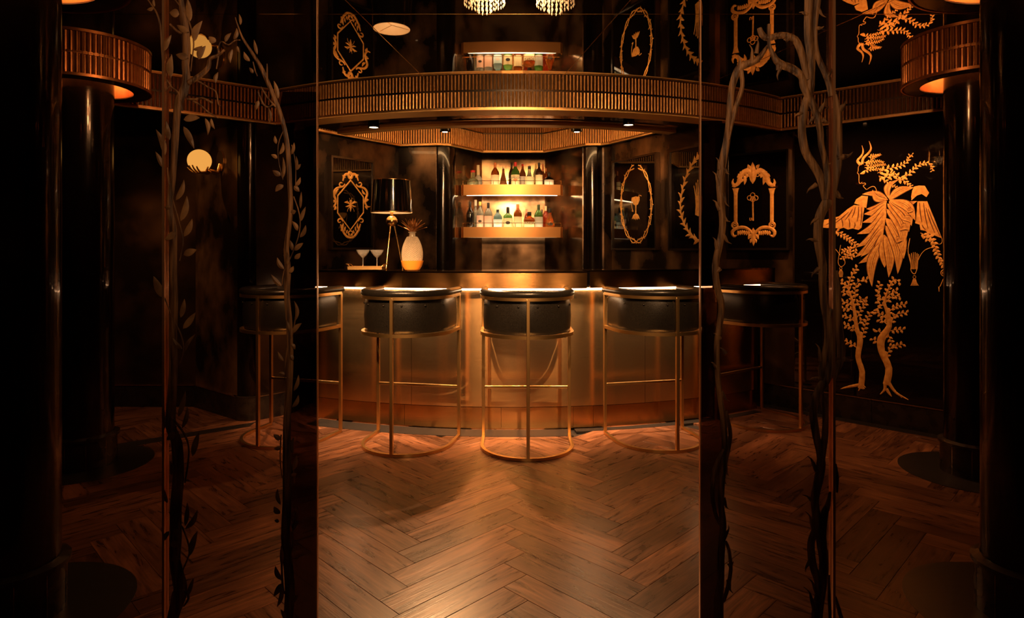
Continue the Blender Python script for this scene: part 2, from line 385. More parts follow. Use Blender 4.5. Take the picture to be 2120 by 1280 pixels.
# ------------------------------------------------------------------ mirrored ceiling
ceil = MB().prism([(-4.6,-2),(4.6,-2),(4.6,6),(1.7,6),(1.7,4.9),(-1.75,4.9),(-1.75,6),(-4.6,6)], H+.012, H+.05).build('ceiling', M['black_gloss']); struct(ceil, 'black mirrored ceiling in large panels')
L1 = lambda y: -.526-(4.41-y)*.1375
R1 = lambda y: .27+(4.41-y)*.1625
R2 = lambda y: 1.2+(4.66-y)*.2757
YJ, YE, YF, gp = 2.98, 4.80, 5.6, .0022
panels = [
 [(-4.5,-1.9),(L1(-1.9)-gp,-1.9),(L1(YJ)-gp,YJ-gp),(-4.5,YJ-gp)],
 [(L1(-1.9)+gp,-1.9),(R1(-1.9)-gp,-1.9),(R1(YJ)-gp,YJ-gp),(L1(YJ)+gp,YJ-gp)],
 [(R1(-1.9)+gp,-1.9),(R2(-1.9)-gp,-1.9),(R2(YJ)-gp,YJ-gp),(R1(YJ)+gp,YJ-gp)],
 [(R2(-1.9)+gp,-1.9),(4.5,-1.9),(4.5,YJ-gp),(R2(YJ)+gp,YJ-gp)],
 [(-4.5,YJ+gp),(L1(YJ)-gp,YJ+gp),(L1(YE)-gp,YE),(-1.75,YE),(-1.75,YF),(-4.5,YF)],
 [(L1(YJ)+gp,YJ+gp),(R1(YJ)-gp,YJ+gp),(R1(YE)-gp,YE),(L1(YE)+gp,YE)],
 [(R1(YJ)+gp,YJ+gp),(R2(YJ)-gp,YJ+gp),(R2(YE)-gp,YE),(R1(YE)+gp,YE)],
 [(R2(YJ)+gp,YJ+gp),(4.5,YJ+gp),(4.5,YF),(1.7,YF),(1.7,YE),(R2(YE)+gp,YE)]]
for pl in panels:
    MB().prism(pl, H, H+.01).build('mirror_panel', M['mirror'], ceil)
def jstrip(p, q, w=.0035):
    p, q = Vector(p), Vector(q); t = (q-p).normalized(); n = Vector((-t.y, t.x))*w/2
    MB().prism([tuple(p+n), tuple(q+n), tuple(q-n), tuple(p-n)], H-.0008, H+.004).build('joint_strip', M['gold'], ceil)
jstrip((L1(4.46), 4.46), (L1(1), 1)); jstrip((R1(4.46), 4.46), (R1(1), 1)); jstrip((R2(4.6), 4.6), (R2(1), 1))
jstrip((-1.2, YJ), (3.0, YJ), .003)
# ------------------------------------------------------------------ fluted cornices
def resample(path, step):
    out = []; acc = 0; nxt = step/2
    for i in range(len(path)-1):
        p, q = Vector(path[i]), Vector(path[i+1]); l = (q-p).length; t = (q-p)/l
        while nxt <= acc+l:
            out.append((p+t*(nxt-acc), t)); nxt += step
        acc += l
    return out
def ribs(path, z0, z1, mb, step=.0255, r=.0092, sgn=1, n=5):
    for p, t in resample(path, step):
        nr = Vector((t.y, -t.x))*sgn
        vs = []
        for z in (z0, z1):
            for k in range(n):
                a = math.pi*k/(n-1); vs.append((p.x+t.x*r*math.cos(a)+nr.x*r*math.sin(a)*1.15, p.y+t.y*r*math.cos(a)+nr.y*r*math.sin(a)*1.15, z))
        mb.add(vs, [(k, k+1, n+k+1, n+k) for k in range(n-1)])
def cornice(name, label, path, z0, z1, m, step=.0255, sgn=1, body=.10, lip=True):
    t = thing(name, label, 'cornice', (path[0][0], path[0][1], z0))
    MB().sweep(path, body, z0+.004, z1, off=-sgn*body/2).build('backing', M['bronze_d'], t)
    rb = MB(); ribs(path, z0+.016, z1-.004, rb, step, sgn=sgn); rb.build('fluting', m, t, smooth=True, kind='stuff')
    MB().sweep(path, .020, z0, z0+.012, off=sgn*.004).build('lower_bead', m, t)
    MB().sweep(path, .016, z1-.007, z1-.0005, off=sgn*.003).build('upper_bead', M['bronze_d'], t)
    if lip: MB().sweep(path, .03, z0-.007, z0, off=sgn*.0).build('gold_lip', M['ring'], t)
    return t
CC, CR = 7.98, 3.57
aL, aR = -math.asin(1.85/CR), math.asin(2.21/CR)
arcp = [(CR*math.sin(aL+(aR-aL)*i/60), CC-CR*math.cos(aL+(aR-aL)*i/60)) for i in range(61)]
left_end = arcp[0]
cornice('fluted_cornice', 'long curved fluted brass cornice hanging over the bar front', arcp, ZR, H, M['rib'])
cornice('fluted_cornice', 'straight fluted copper cornice along the wall above the globe lamp', [(-4.0, 3.30), (-2.70, 4.25), left_end], ZR, H, M['copper'])
cornice('fluted_cornice', 'straight fluted brass cornice above the gold mural', [arcp[-1], (3.06, 4.42), (4.3, 3.30)], ZR, H, M['rib'])
# soffit rings over the bar
sof = thing('bar_soffit', 'curved brass soffit above the bar between the two fluted cornices', 'soffit', (0, 4.5, ZR))
sl, sr = -math.asin(1.70/CR), math.asin(1.66/CR)
MB().arc(CC, CR-.17, CR-.012, sl, sr, ZR-.006, ZR+.06, 60).build('outer_ring', M['ring'], sof, smooth=True)
MB().arc(CC, CR-.52, CR-.17, sl*1.02, sr, ZR+.012, ZR+.06, 60).build('dark_band', M['soffit'], sof, smooth=True)
MB().arc(CC, CR-.62, CR-.52, sl*1.02, sr, ZR-.006, ZR+.07, 60).build('inner_ring', M['ring'], sof, smooth=True)
MB().arc(CC, CR-.40, CR-.385, sl*.9, sr*.9, ZR+.006, ZR+.014, 60).build('brass_line', M['gold'], sof, smooth=True)
MB().prism([(-1.72,4.95),(1.62,4.95),(1.62,6.95),(-1.72,6.95)], H+.09, H+.12).build('coffer_ceiling', M['coffer'], sof)
zi = 2.33
cl_ = thing('coffer_fill_strip', 'added hidden glow strip brightening the coffer behind the inner brass ring', 'fill light', (0, 5.1, 2.38))
MB().arc(CC, CR-.63, CR-.62, sl*.95, sr*.95, 2.39, 2.42, 48).build('light_strip', M['fill_c'], cl_)  # glowing strip added because the coffer was dark
inner = [(1.54,4.86),(.935,6.00),(.86,6.07),(.72,6.08),(.328,6.52),(-.303,6.52),(-.60,6.10),(-.72,6.06),(-.80,6.08),(-1.09,6.12),(-1.67,5.34)]
cornice('fluted_cornice', 'inner fluted brass cornice folded around the bottle niche', inner[::-1], zi, H+.09, M['rib'], sgn=1, body=.04)
# ------------------------------------------------------------------ downlights
def copy_tree(o, parent=None):
    c = o.copy(); COL.objects.link(c)
    if parent is not None: c.parent = parent
    for ch in list(o.children): copy_tree(ch, c)
    return c
def downlight(x, y, z, label, big):
    t = thing('downlight', label, 'ceiling light', (x, y, z), group='downlights over the bar')
    r = .045 if big else .03
    MB().lathe([(r*1.5,.03),(r*1.5,.001),(r,.001),(r,-.035 if big else -.006),(r*.8,-.035 if big else -.006),(r*.8,.0)], (0,0,0), 28, cap=False).build('housing', M['fixture'], t, smooth=True, keep=False)
    if not big: MB().lathe([(.006,.02),(.006,H+.0895-z)], (0,0,0), 12).build('stem', M['gold'], t, keep=False)
    MB().lathe([(.001,0),(r*.78,0)], (0,0,-.03 if big else -.004), 24, cap=False).build('lens', M['lens'], t, keep=False, fix=False)
lb = ['black downlight with a lit lens over the table lamp', 'black downlight in the soffit above the chalice picture', 'small lit downlight in the coffer left of the bottles', 'small lit downlight in the coffer right of the bottles']
for i, (x, y) in enumerate(SPOTS):
    downlight(x, y, ZR+.010 if i < 2 else ZR-.02, lb[i], i < 2)

# cans added above the frame to hide the bar fill spots from reflections
for x in (-1.24, -.62, .22, .95):
    sp_ = thing('fill_spot_shield', {-1.24:'far left', -.62:'left middle', .22:'right middle', .95:'far right'}[x]+' added black can shielding an unseen fill spot for the bar front', 'ceiling light', (x, 2.10, 2.34), group='added shields of the bar fill spots')
    ax = (Vector((x*.95, 4.55, .70))-Vector((x, 2.10, 2.34))).normalized(); b0 = Vector((x, 2.10, 2.34))
    n_ = 24; rt = ax.to_track_quat('Z', 'Y'); vs = []
    for rr, t_ in ((.046, -.04), (.056, .14), (.052, .14), (.042, -.038)):
        for i in range(n_):
            g_ = 2*math.pi*i/n_; vs.append(b0+ax*t_+rt @ Vector((rr*math.cos(g_), rr*math.sin(g_), 0)))
    fs = [(j*n_+i, j*n_+(i+1)%n_, (j+1)*n_+(i+1)%n_, (j+1)*n_+i) for j in range(3) for i in range(n_)]+[tuple(range(n_)), tuple(range(3*n_,4*n_))]
    MB().add(vs, fs).build('can', M['matt_black'], sp_, smooth=True)
    MB().lathe([(.012,.04),(.012,H-2.34-.001)], (x, 2.10, 2.34), 12).build('bracket', M['matt_black'], sp_)

# ------------------------------------------------------------------ columns
CO = [(-1.785, 2.26, .135, 'near left'), (-2.62, 3.85, .155, 'far left'), (1.845, 2.26, .13, 'near right'), (2.71, 3.70, .14, 'far right')]
cl = {'near left': 'glossy black column closest on the left with a low plinth', 'far left': 'glossy black column behind, under the copper drum left of the globe lamp',
      'near right': 'glossy black column closest on the right', 'far right': 'glossy black column beside the gold mural under a fluted drum'}
dl = {'near left': 'fluted copper drum around the closest left column, cut by the top edge', 'far left': 'fluted copper drum lit from inside left of the globe lamp',
      'near right': 'fluted copper drum around the closest right column, cut by the top edge', 'far right': 'fluted copper drum lit from inside beside the gold mural'}
for x, y, r, nm in CO:
    t = thing('column', cl[nm], 'column', (x, y, 0), group='glossy black columns')
    MB().lathe([(r, 0), (r, H-.001)], (0,0,0), 64, cap=False).build('shaft', M['column'], t, smooth=True, keep=False)
    MB().lathe([(r+.018, .001), (r+.018, .165), (r+.03, .17), (r+.03, .185), (r+.001, .195)], (0,0,0), 64, cap=False).build('plinth', M['skirt'], t, smooth=True, keep=False)
    for k in range(10):
        a = 2*math.pi*k/10
        MB().box(-.001, .001, r+.0175, r+.0195, .004, .162).build('plinth_joint', M['steel'], t, keep=False).rotation_euler = (0,0,a)
    d = MB().lathe([(.375, -.01), (.375, .0018)], (x, y, 0), 64).build('trim_3', M['stone']); struct(d, 'round black stone inlay under a column')
    c = thing('fluted_drum', dl[nm], 'cornice', (x, y, ZR), group='fluted drums around the columns')
    cp = [(.345*math.cos(2*math.pi*i/72), .345*math.sin(2*math.pi*i/72)) for i in range(73)]
    MB().lathe([(.338, H-ZR-.001), (.338, .002), (.258, .002), (.258, H-ZR-.001)], (0,0,0), 64, cap=False).build('backing', M['copper'], c, smooth=True, keep=False)
    rb = MB(); ribs(cp, .014, H-ZR-.004, rb, .0262, .0095); rb.build('fluting', M['copper'], c, smooth=True, keep=False, kind='stuff')
    MB().lathe([(.350,-.004),(.358,-.004),(.358,.012),(.350,.012),(.350,-.004)], (0,0,0), 72, cap=False).build('lower_bead', M['copper'], c, smooth=True, keep=False)
    MB().lathe([(.34,H-ZR-.008),(.354,H-ZR-.008),(.354,H-ZR-.001)], (0,0,0), 72, cap=False).build('upper_bead', M['copper'], c, smooth=True, keep=False)
    MB().lathe([(.34,-.004),(.258,-.004),(.258,.002)], (0,0,0), 64, cap=False).build('soffit_ring', M['bronze'], c, smooth=True, keep=False)
    MB().lathe([(r+.002,H-ZR-.012),(.255,H-ZR-.012)], (0,0,0), 48, cap=False).build('cove_lamp', M['cove'], c, keep=False)

# ------------------------------------------------------------------ the bar
BC = 8.33
def ang(X, R): return math.asin(X/R)
bar = thing('bar', 'curved bar clad in brushed brass sheets with a lit underside', 'bar', (0, 4.6, 0))
seams = [-1.52, -.745, .42, 1.0, 1.62, 2.02]
for i in range(len(seams)-1):
    a0, a1 = ang(seams[i]+.0012, 3.75), ang(seams[i+1]-.0012, 3.75)
    MB().arc(BC, 3.72, 3.75, a0, a1, .165, 1.035, 24).build('front_panel', M['brass'] if i < 3 else M['brass'], bar, smooth=True)
ps = [-1.52, -.80, -.08, .45, .60, 1.3, 2.02]
for i in range(len(ps)-1):
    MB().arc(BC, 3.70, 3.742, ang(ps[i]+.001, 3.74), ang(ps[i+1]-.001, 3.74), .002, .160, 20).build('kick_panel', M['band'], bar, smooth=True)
MB().arc(BC, 3.50, 3.70, ang(-1.5, 3.6), ang(1.1, 3.6), .002, 1.03, 40).build('carcass', M['fixture'], bar)
MB().arc(BC, 3.685, 3.70, ang(1.13, 3.6), ang(1.95, 3.6), .002, 1.03, 40).build('carcass', M['fixture'], bar)
MB().arc(BC, 3.765, 3.80, ang(-1.5, 3.75), ang(2.0, 3.75), 1.020, 1.032, 60).build('light_strip', M['led'], bar)
def counter(name, label, x0, x1, z0, zt, fas, rb_=3.46):
    t = thing(name, label, 'counter', (0, 4.6, z0))
    MB().arc(BC, rb_, 3.90, ang(x0, 3.9), ang(x1, 3.9), zt-.012, zt, 48).build('top_plate', M['counter'], t, smooth=True)
    MB().arc(BC, rb_, 3.885, ang(x0, 3.9), ang(x1, 3.9), z0+.002, zt-.014, 48).build('core', M['fixture'], t)
    for i in range(len(fas)-1):
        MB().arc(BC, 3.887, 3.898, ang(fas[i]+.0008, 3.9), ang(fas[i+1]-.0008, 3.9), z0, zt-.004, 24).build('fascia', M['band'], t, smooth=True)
counter('bar_counter', 'long left section of the brass-edged bar counter under the table lamp', -1.53, .535, 1.037, 1.160, [-1.53, -.79, .535])
counter('bar_counter', 'slightly raised right section of the brass-edged bar counter', .555, 2.12, 1.04, 1.168, [.555, 1.6, 2.12], 3.68)
struct(MB().arc(BC, 3.76, 3.93, ang(-1.5, 3.8), ang(.42, 3.8), -.01, .002, 40).build('trim_4', M['granite']), 'speckled dark stone strip at the foot of the bar')
MB().arc(BC, 3.76, 3.83, ang(.46, 3.8), ang(2.0, 3.8), -.01, .002, 40).build('trim_5', M['granite'])['kind'] = 'structure'

# ------------------------------------------------------------------ stools
def dpath(R, s, n=28):
    return [(-R, s)]+[(-R*math.cos(math.pi*i/n), -R*math.sin(math.pi*i/n)) for i in range(n+1)]+[(R, s)]
def make_stool(label):
    t = thing('bar_stool', label, 'stool', group='bar stools along the brass bar')
    R, s, w = .30, .20, .021
    K = dict(keep=False)
    MB().sweep(dpath(R, s), w, .001, .020).build('base_ring', M['frame'], t, **K, smooth=True)
    MB().sweep(dpath(R, s), w, .755, .776).build('seat_ring', M['frame'], t, **K, smooth=True)
    MB().sweep(dpath(R, s), w, .992, 1.012).build('back_ring', M['frame'], t, **K, smooth=True)
    for sx in (-1, 1):
        MB().box(sx*R-w/2, sx*R+w/2, s-w/2, s+w/2, .020, 1.000).build('leg', M['frame'], t, **K, bevel=.002)
    MB().box(-w/2, w/2, -R-w/2, -R+w/2, .020, 1.004).build('leg', M['frame'], t, **K, bevel=.002)
    MB().box(-R+w/2, R-w/2, s-.009, s+.009, .345, .363).build('footrest', M['frame'], t, **K, bevel=.002)
    # barrel back of black leather
    path = dpath(R-.034, s-.02)
    b = MB(); nn_ = len(path); rows = [(.778,.016),(.80,.022),(.88,.026),(.96,.022),(.99,.014)]
    vs = []
    for z, o_ in rows:
        for i, p in enumerate(path):
            a = Vector(path[max(i-1,0)]); c = Vector(path[min(i+1,nn_-1)]); tt = (c-a).normalized(); q = Vector(p)+Vector((tt.y,-tt.x))*(-o_)*(-1 if False else 1)*(-1)
            vs.append((q.x, q.y, z))
    for z, o_ in rows[::-1]:
        for i, p in enumerate(path):
            a = Vector(path[max(i-1,0)]); c = Vector(path[min(i+1,nn_-1)]); tt = (c-a).normalized(); q = Vector(p)-Vector((tt.y,-tt.x))*o_
            vs.append((q.x, q.y, z))
    k = len(rows)*2
    fs = [(j*nn_+i, j*nn_+i+1, ((j+1)%k)*nn_+i+1, ((j+1)%k)*nn_+i) for j in range(k) for i in range(nn_-1)]
    fs += [tuple(j*nn_ for j in range(k)), tuple(j*nn_+nn_-1 for j in range(k))]
    b.add(vs, fs)
    back = b.build('backrest', M['leather'], t, **K, smooth=True)
    MB().tube([(p[0], p[1], 1.030) for p in dpath(R-.010, s+.03)], .025, 10).build('top_roll', M['leather'], t, **K, smooth=True)
    for a in (18, 48, 78, 102, 132, 162):
        a = math.radians(a); MB().ball((-(R-.009)*math.cos(a), -(R-.009)*math.sin(a), .955), .007, 10, 6).build('button', M['leather'], back, **K, smooth=True)
    pth = dpath(R-.055, s+.01)
    MB().prism(pth, .776, .86).build('seat', M['leather'], t, **K, bevel=.02, smooth=True)
    return t
st = make_stool('black leather bar stool standing straight in front of the bottle shelves')
st.location = (.10, 4.19, 0)
def dup_stool(x, y, rz, label):
    c = copy_tree(st); c.location = (x, y, 0); c.rotation_euler = (0, 0, rz); c['label'] = label; return c
r2 = math.radians(-11); dup_stool(-.76-.3*math.sin(r2)*0+.055, 3.97+.295, r2, 'black leather bar stool below the table lamp, turned slightly right')
r4 = math.radians(13); dup_stool(1.07-.07, 4.05+.295, r4, 'black leather bar stool below the chalice picture')
r5 = math.radians(36); dup_stool(2.10-.18, 4.55+.25, r5, 'black leather bar stool seen through the thorn-painted glass')
r1 = math.radians(-18); dup_stool(-1.58, 4.42, r1, 'black leather bar stool half hidden behind the left glass edge')

# ------------------------------------------------------------------ drawing on flat surfaces
class Flat:
    """relief painted on a vertical plane; points are given as photograph columns/rows of that plane"""
    def __init__(s, p, q, lift=.001):
        p, q = Vector((p[0], p[1], 0)), Vector((q[0], q[1], 0))
        s.p = p; s.u = (q-p).normalized(); s.n = Vector((s.u.y, -s.u.x, 0))
        if s.n.y > 0: s.n = -s.n
        s.lift = lift
    def uv(s, x, y):
        d = Vector(((x-CX)/F, 1, -(y-CY)/F)); o = Vector((0, 0, ZC))
        t = ((s.p+s.n*s.lift)-o).dot(s.n)/d.dot(s.n); w = o+d*t
        return ((w-s.p).dot(s.u), w.z)
    def w(s, uv, h=0): return s.p+s.u*uv[0]+Vector((0,0,uv[1]))+s.n*(s.lift+h)
    def scale(s, x, y):
        a, b = s.uv(x, y), s.uv(x, y+10); return abs(b[1]-a[1])/10
    def ribbon(s, mb, pts, ws, h=.002, sub=3, raw=False):
        P = [Vector(p if raw else s.uv(*p)) for p in pts]
        if not isinstance(ws, (list, tuple)): ws = [ws]*len(pts)
        sc = 1 if raw else s.scale(*pts[0]); Wd = []; Q = []
        n = len(P)
        for i in range(n-1):
            p0, p1, p2, p3 = P[max(i-1,0)], P[i], P[i+1], P[min(i+2,n-1)]
            for k in range(sub):
                t = k/sub
                Q.append(.5*((2*p1)+(p2-p0)*t+(2*p0-5*p1+4*p2-p3)*t*t+(3*p1-p0-3*p2+p3)*t**3)); Wd.append((ws[i]*(1-t)+ws[i+1]*t)*sc)
        Q.append(P[-1]); Wd.append(ws[-1]*sc)
        vs = []; m = len(Q)
        for i, c in enumerate(Q):
            t = (Q[min(i+1,m-1)]-Q[max(i-1,0)])
            t = t.normalized() if t.length > 1e-9 else Vector((1,0)); nr = Vector((-t.y, t.x)); wd = max(Wd[i], 1e-4)/2
            hh = min(h, wd*.8)
            vs += [s.w(c+nr*wd), s.w(c+nr*wd*.5, hh*.8), s.w(c, hh), s.w(c-nr*wd*.5, hh*.8), s.w(c-nr*wd)]
        mb.add(vs, [(5*i+k, 5*i+k+1, 5*i+5+k+1, 5*i+5+k) for i in range(m-1) for k in range(4)])
    def leaf(s, mb, b, t, w, bend=0.0, h=.002, n=6, raw=False):
        B = Vector(b if raw else s.uv(*b)); T = Vector(t if raw else s.uv(*t)); sc = 1 if raw else s.scale(*b)
        d = T-B; L_ = d.length
        if L_ < 1e-6: return
        nr = Vector((-d.y, d.x)).normalized(); vs = []
        for i in range(n+1):
            k = i/n; c = B+d*k+nr*bend*L_*math.sin(math.pi*k); ww = w*sc/2*(math.sin(math.pi*min(1,k**.8))**.85 if 0 < k < 1 else 0)
            vs += [s.w(c+nr*ww), s.w(c, h*(.3+.7*math.sin(math.pi*k))), s.w(c-nr*ww)]
        mb.add(vs, [(3*i+k, 3*i+k+1, 3*i+4+k, 3*i+3+k) for i in range(n) for k in range(2)])
    def ring(s, mb, c, rx, w, ry=None, n=20, h=.002):
        ry = ry or rx; pts = [(c[0]+rx*math.cos(2*math.pi*i/n), c[1]+ry*math.sin(2*math.pi*i/n)) for i in range(n+1)]
        s.ribbon(mb, pts, w, h, 1)
    def poly(s, mb, pts, h=.001):
        P = [s.w(s.uv(*p), h) for p in pts]; mb.add(P, [tuple(range(len(P)))])
    def sprig(s, mb, pts, ln, w, stem=2, step=.8, taper=.6, ang_=50):
        s.ribbon(mb, pts, [stem]+[max(1, stem*.6)]*(len(pts)-1), .001)
        tot = sum(math.dist(pts[i], pts[i+1]) for i in range(len(pts)-1)); acc = 0; nx = ln*.3; sd = 1
        for i in range(len(pts)-1):
            l = math.dist(pts[i], pts[i+1]); tx, ty = (pts[i+1][0]-pts[i][0])/l, (pts[i+1][1]-pts[i][1])/l
            while nx < acc+l:
                q = nx-acc; k = nx/tot; f = 1-(1-taper)*k
                bx, by = pts[i][0]+tx*q, pts[i][1]+ty*q
                a = math.radians(ang_)*sd+random.uniform(-.2,.2); lx, ly = tx*math.cos(a)-ty*math.sin(a), tx*math.sin(a)+ty*math.cos(a)
                s.leaf(mb, (bx+lx*1.0, by+ly*1.0), (bx+lx*ln*f, by+ly*ln*f), w*f, .1*sd)
                sd = -sd; nx += ln*step*.5*f
            acc += l

# ------------------------------------------------------------------ the mural
fm = Flat(MW0, MWe, .0015)
A = lambda x, y: (1700+x/7.11, 280+y/7.11)
B = lambda x, y: (1690+x/6.4, 420+y/6.4)
C = lambda x, y: (1700+x/4.265, 540+y/4.265)
mc = fm.w(fm.uv(1840, 800))
mural = thing('mural', 'large gold mural of a horned profile figure in leaves on black glass', 'mural', tuple(mc))
gilt, giltd = M['gilt'], M['gilt_d']
m = MB()
fm.ribbon(m, [A(*p) for p in [(600,437),(570,440),(548,470),(545,530),(530,555),(555,585),(558,690),(580,712),(605,690)]], 1.3)
fm.ribbon(m, [A(*p) for p in [(600,715),(640,705),(655,725),(620,745),(640,775),(670,800),(710,775),(760,755),(790,765),(810,800),(820,840),(845,858)]], 1.3)
m.build('face_outline', gilt, mural, fix=False)
m = MB(); fm.ribbon(m, [A(575,430), A(535,375), A(590,310), A(620,240), A(600,150)], [6,5,4,3,.8], .004); m.build('horn', gilt, mural, fix=False)
m = MB(); fm.ribbon(m, [A(605,428), A(620,340), A(700,260), A(735,190), A(705,85)], [5,5,4.5,3.5,.8], .004); m.build('horn', gilt, mural, fix=False)
m = MB()
for pts, ln, w in [([(640,450),(720,390),(790,320),(880,280)],7.5,3.2),([(630,400),(740,400),(840,380),(920,400)],8,3.6),([(640,480),(740,460),(840,440),(950,430)],8,3.6),
                   ([(690,320),(760,300),(850,290)],7,3.4),([(640,520),(760,500),(860,500),(960,520)],8,3.8),
                   ([(830,560),(900,520),(1000,490),(1100,470),(1200,440),(1280,380),(1300,310),(1340,290)],13,6),
                   ([(850,600),(950,620),(1080,600),(1200,630),(1270,590),(1350,520),(1420,450),(1520,410),(1600,415),(1640,470),(1635,530)],14,6.5),
                   ([(850,610),(960,680),(1050,740),(1130,770)],10,5),([(900,560),(1000,570),(1100,560)],11,6),([(1120,640),(1240,680),(1330,750)],12,6.5)]:
    fm.sprig(m, [A(*p) for p in pts], ln*.95, w*.85, 1.0, 1.0 if ln > 9 else .85, .45)
m.build('leafy_hair', gilt, mural, fix=False)
fm.leaf(m2 := MB(), A(650,520), A(568,570), 6, .15); m2.build('brow_leaf', gilt, mural, fix=False)
bod = [(A(985,955),A(600,870),9,-.1),(A(975,950),A(755,800),9,.2),(A(1000,940),A(1150,650),9,.22),(A(1000,945),A(1365,770),12,.1),(A(1000,950),A(1415,970),13,-.14),
       (A(970,965),A(665,1085),11,.12),(B(930,-10),B(630,150),13,.12),(B(925,20),B(612,262),14,.12),(B(915,60),B(540,415),16,.14),(B(900,160),B(527,592),15,.1),(B(890,260),B(512,722),14,.08),
       (B(885,330),B(590,715),13,.05),(B(880,400),B(560,805),15,.12),(B(880,400),B(722,842),13,.03),(B(880,500),B(738,1115),14,-.08),(B(890,480),B(905,860),14,0),(B(900,420),B(958,990),13,.05),
       (B(915,300),B(1078,945),15,.08),(B(920,200),B(1158,745),17,.08),(B(930,80),B(1140,595),17,.12),(B(940,10),B(1160,455),16,.12),(B(960,-20),B(1228,385),15,.1),(B(970,-30),B(1262,310),14,.14),(B(990,-30),B(1310,235),14,.14),
       (B(1130,210),B(1265,270),9,.2),(B(1100,360),B(1228,360),10,.3),(B(1060,520),B(1140,500),9,.3),(B(1200,120),B(1300,95),6,.1)]
for i, (b0, t0, w, bd) in enumerate(bod):
    f2 = Flat(MW0, MWe, .0015+.0005*i); m = MB(); w *= 1.25; bd *= 1.35; f2.leaf(m, b0, t0, w*1.0, bd, .00005, 12); pl_ = m.build('painted_leaf', gilt, mural, fix=False)
    m = MB(); f3 = Flat(MW0, MWe, .0012+.0005*i); f3.leaf(m, b0, t0, w*1.0+3.0, bd, .00005, 12)
    f4 = Flat(MW0, MWe, .0016+.0005*i)
    for off in (-.22, 0, .22):
        P0 = Vector(b0); P1 = Vector(t0); dv = P1-P0; nv = Vector((-dv.y, dv.x)).normalized()
        pts = [P0+dv*k+nv*(-bd*dv.length*math.sin(math.pi*k)+off*w*math.sin(math.pi*k)) for k in (.12,.35,.6,.88)]
        f4.ribbon(m, pts, [.3,1.1 if off == 0 else .5,.7,.2], .0001)
    m.build('vein', giltd, pl_, fix=False, kind='stuff')
m = MB(); fm.poly(m, [B(*p) for p in [(500,30),(640,40),(600,330),(560,360),(480,340),(420,355),(360,330),(300,350),(240,325),(150,335),(95,330),(30,390),(5,300),(60,240),(180,210),(300,180),(420,80)]])
sl_ = m.build('sleeve', gilt, mural, fix=False)
m = MB()
for a, b in [((520,50),(470,200)),((560,50),(540,250)),((600,60),(585,300)),((480,80),(380,230)),((430,120),(250,270)),((330,200),(350,320)),((430,210),(440,330)),((510,260),(500,340)),((300,200),(130,290))]:
    fm2 = Flat(MW0, MWe, .0035); fm2.ribbon(m, [B(*a), B((a[0]+b[0])/2+8,(a[1]+b[1])/2), B(*b)], [1,2.2,1], .001)
m.build('fold', giltd, sl_, fix=False, kind='stuff')
m = MB(); f2 = Flat(MW0, MWe, .004); f2.poly(m, [A(*p) for p in [(600,890),(690,900),(680,980),(665,1070),(600,1050),(560,1025),(490,1005),(515,945)]]); m.build('cuff', gilt, mural, fix=False)
m = MB(); fm.poly(m, [B(*p) for p in [(1340,-20),(1470,-20),(1560,200),(1665,470),(1560,430),(1500,410),(1440,370),(1380,360),(1370,290),(1310,270),(1330,120)]])
sr_ = m.build('sleeve', gilt, mural, fix=False)
m = MB()
for a, b in [((1370,0),(1400,260)),((1420,0),(1480,340)),((1450,60),(1570,400)),((1480,80),(1640,440)),((1400,290),(1450,360))]:
    f2 = Flat(MW0, MWe, .0035); f2.ribbon(m, [B(*a), B((a[0]+b[0])/2-8,(a[1]+b[1])/2), B(*b)], [1,2.2,1], .001)
m.build('fold', giltd, sr_, fix=False, kind='stuff')
m = MB(); f2 = Flat(MW0, MWe, .004); f2.poly(m, [A(*p) for p in [(1370,755),(1440,742),(1525,745),(1590,850),(1550,912),(1480,865),(1410,890),(1330,960),(1325,900),(1340,820)]]); m.build('cuff', gilt, mural, fix=False)
m = MB()
fm.sprig(m, [B(180,385), B(270,380), B(400,460), B(520,560), B(505,670), B(440,740)], 9, 4.5, 1.4, .8, .9)
fm.sprig(m, [B(500,600), B(420,620), B(350,640)], 8, 4, 1, .8, .9); fm.sprig(m, [B(490,640), B(400,690), B(350,740)], 8, 4, 1, .8, .9)
m.build('leafy_arm', gilt, mural, fix=False)
m = MB(); fm.sprig(m, [B(1470,390), B(1560,540), B(1620,720), B(1700,850)], 11, 6, 2, .8, .8); fm.sprig(m, [B(1380,400), B(1440,430), B(1480,500)], 10, 5, 1, .8, .8)
m.build('leafy_arm', gilt, mural, fix=False)
m = MB()
fm.ribbon(m, [B(322,560), B(300,700), B(290,800), B(330,848), B(378,810), B(375,760)], 1.1, .001); fm.ribbon(m, [B(250,610), B(300,670), B(320,700)], 1.0, .001)
fm.ribbon(m, [B(195,560), B(190,700), B(170,790), B(200,845), B(222,830)], 1.1, .001)
for cx_ in (325, 200):
    fm.ring(m, B(cx_, 868), 2.6, .9)
    for k in range(-2, 3): fm.ribbon(m, [B(cx_+k*4,885), B(cx_+k*13,930), B(cx_+k*9,985)], 1, .001)
fm.ribbon(m, [B(1150,460), B(1160,540), B(1210,610), B(1240,470)], 1.2, .001)
fm.ribbon(m, [B(1240,470), B(1215,640), B(1255,820), B(1255,900), B(1300,945), B(1330,890), B(1325,800)], 1.5, .001)
for k, x_ in enumerate((1235,1260,1285,1310,1335,1355)): fm.ribbon(m, [B(x_,650+abs(2.5-k)*12), B(1250+(x_-1235)*.8,760), B(1265+(x_-1235)*.6,880)], 1.3, .001)
fm.ribbon(m, [B(1350,760), B(1390,680), B(1450,620), B(1530,590), B(1540,555)], 1.2, .001)
fm.ring(m, B(1300, 985), 3, 1)
for k in range(-3, 4): fm.ribbon(m, [B(1300+k*5,1010), B(1300+k*10,1060), B(1303+k*17,1100)], 1.2, .001)
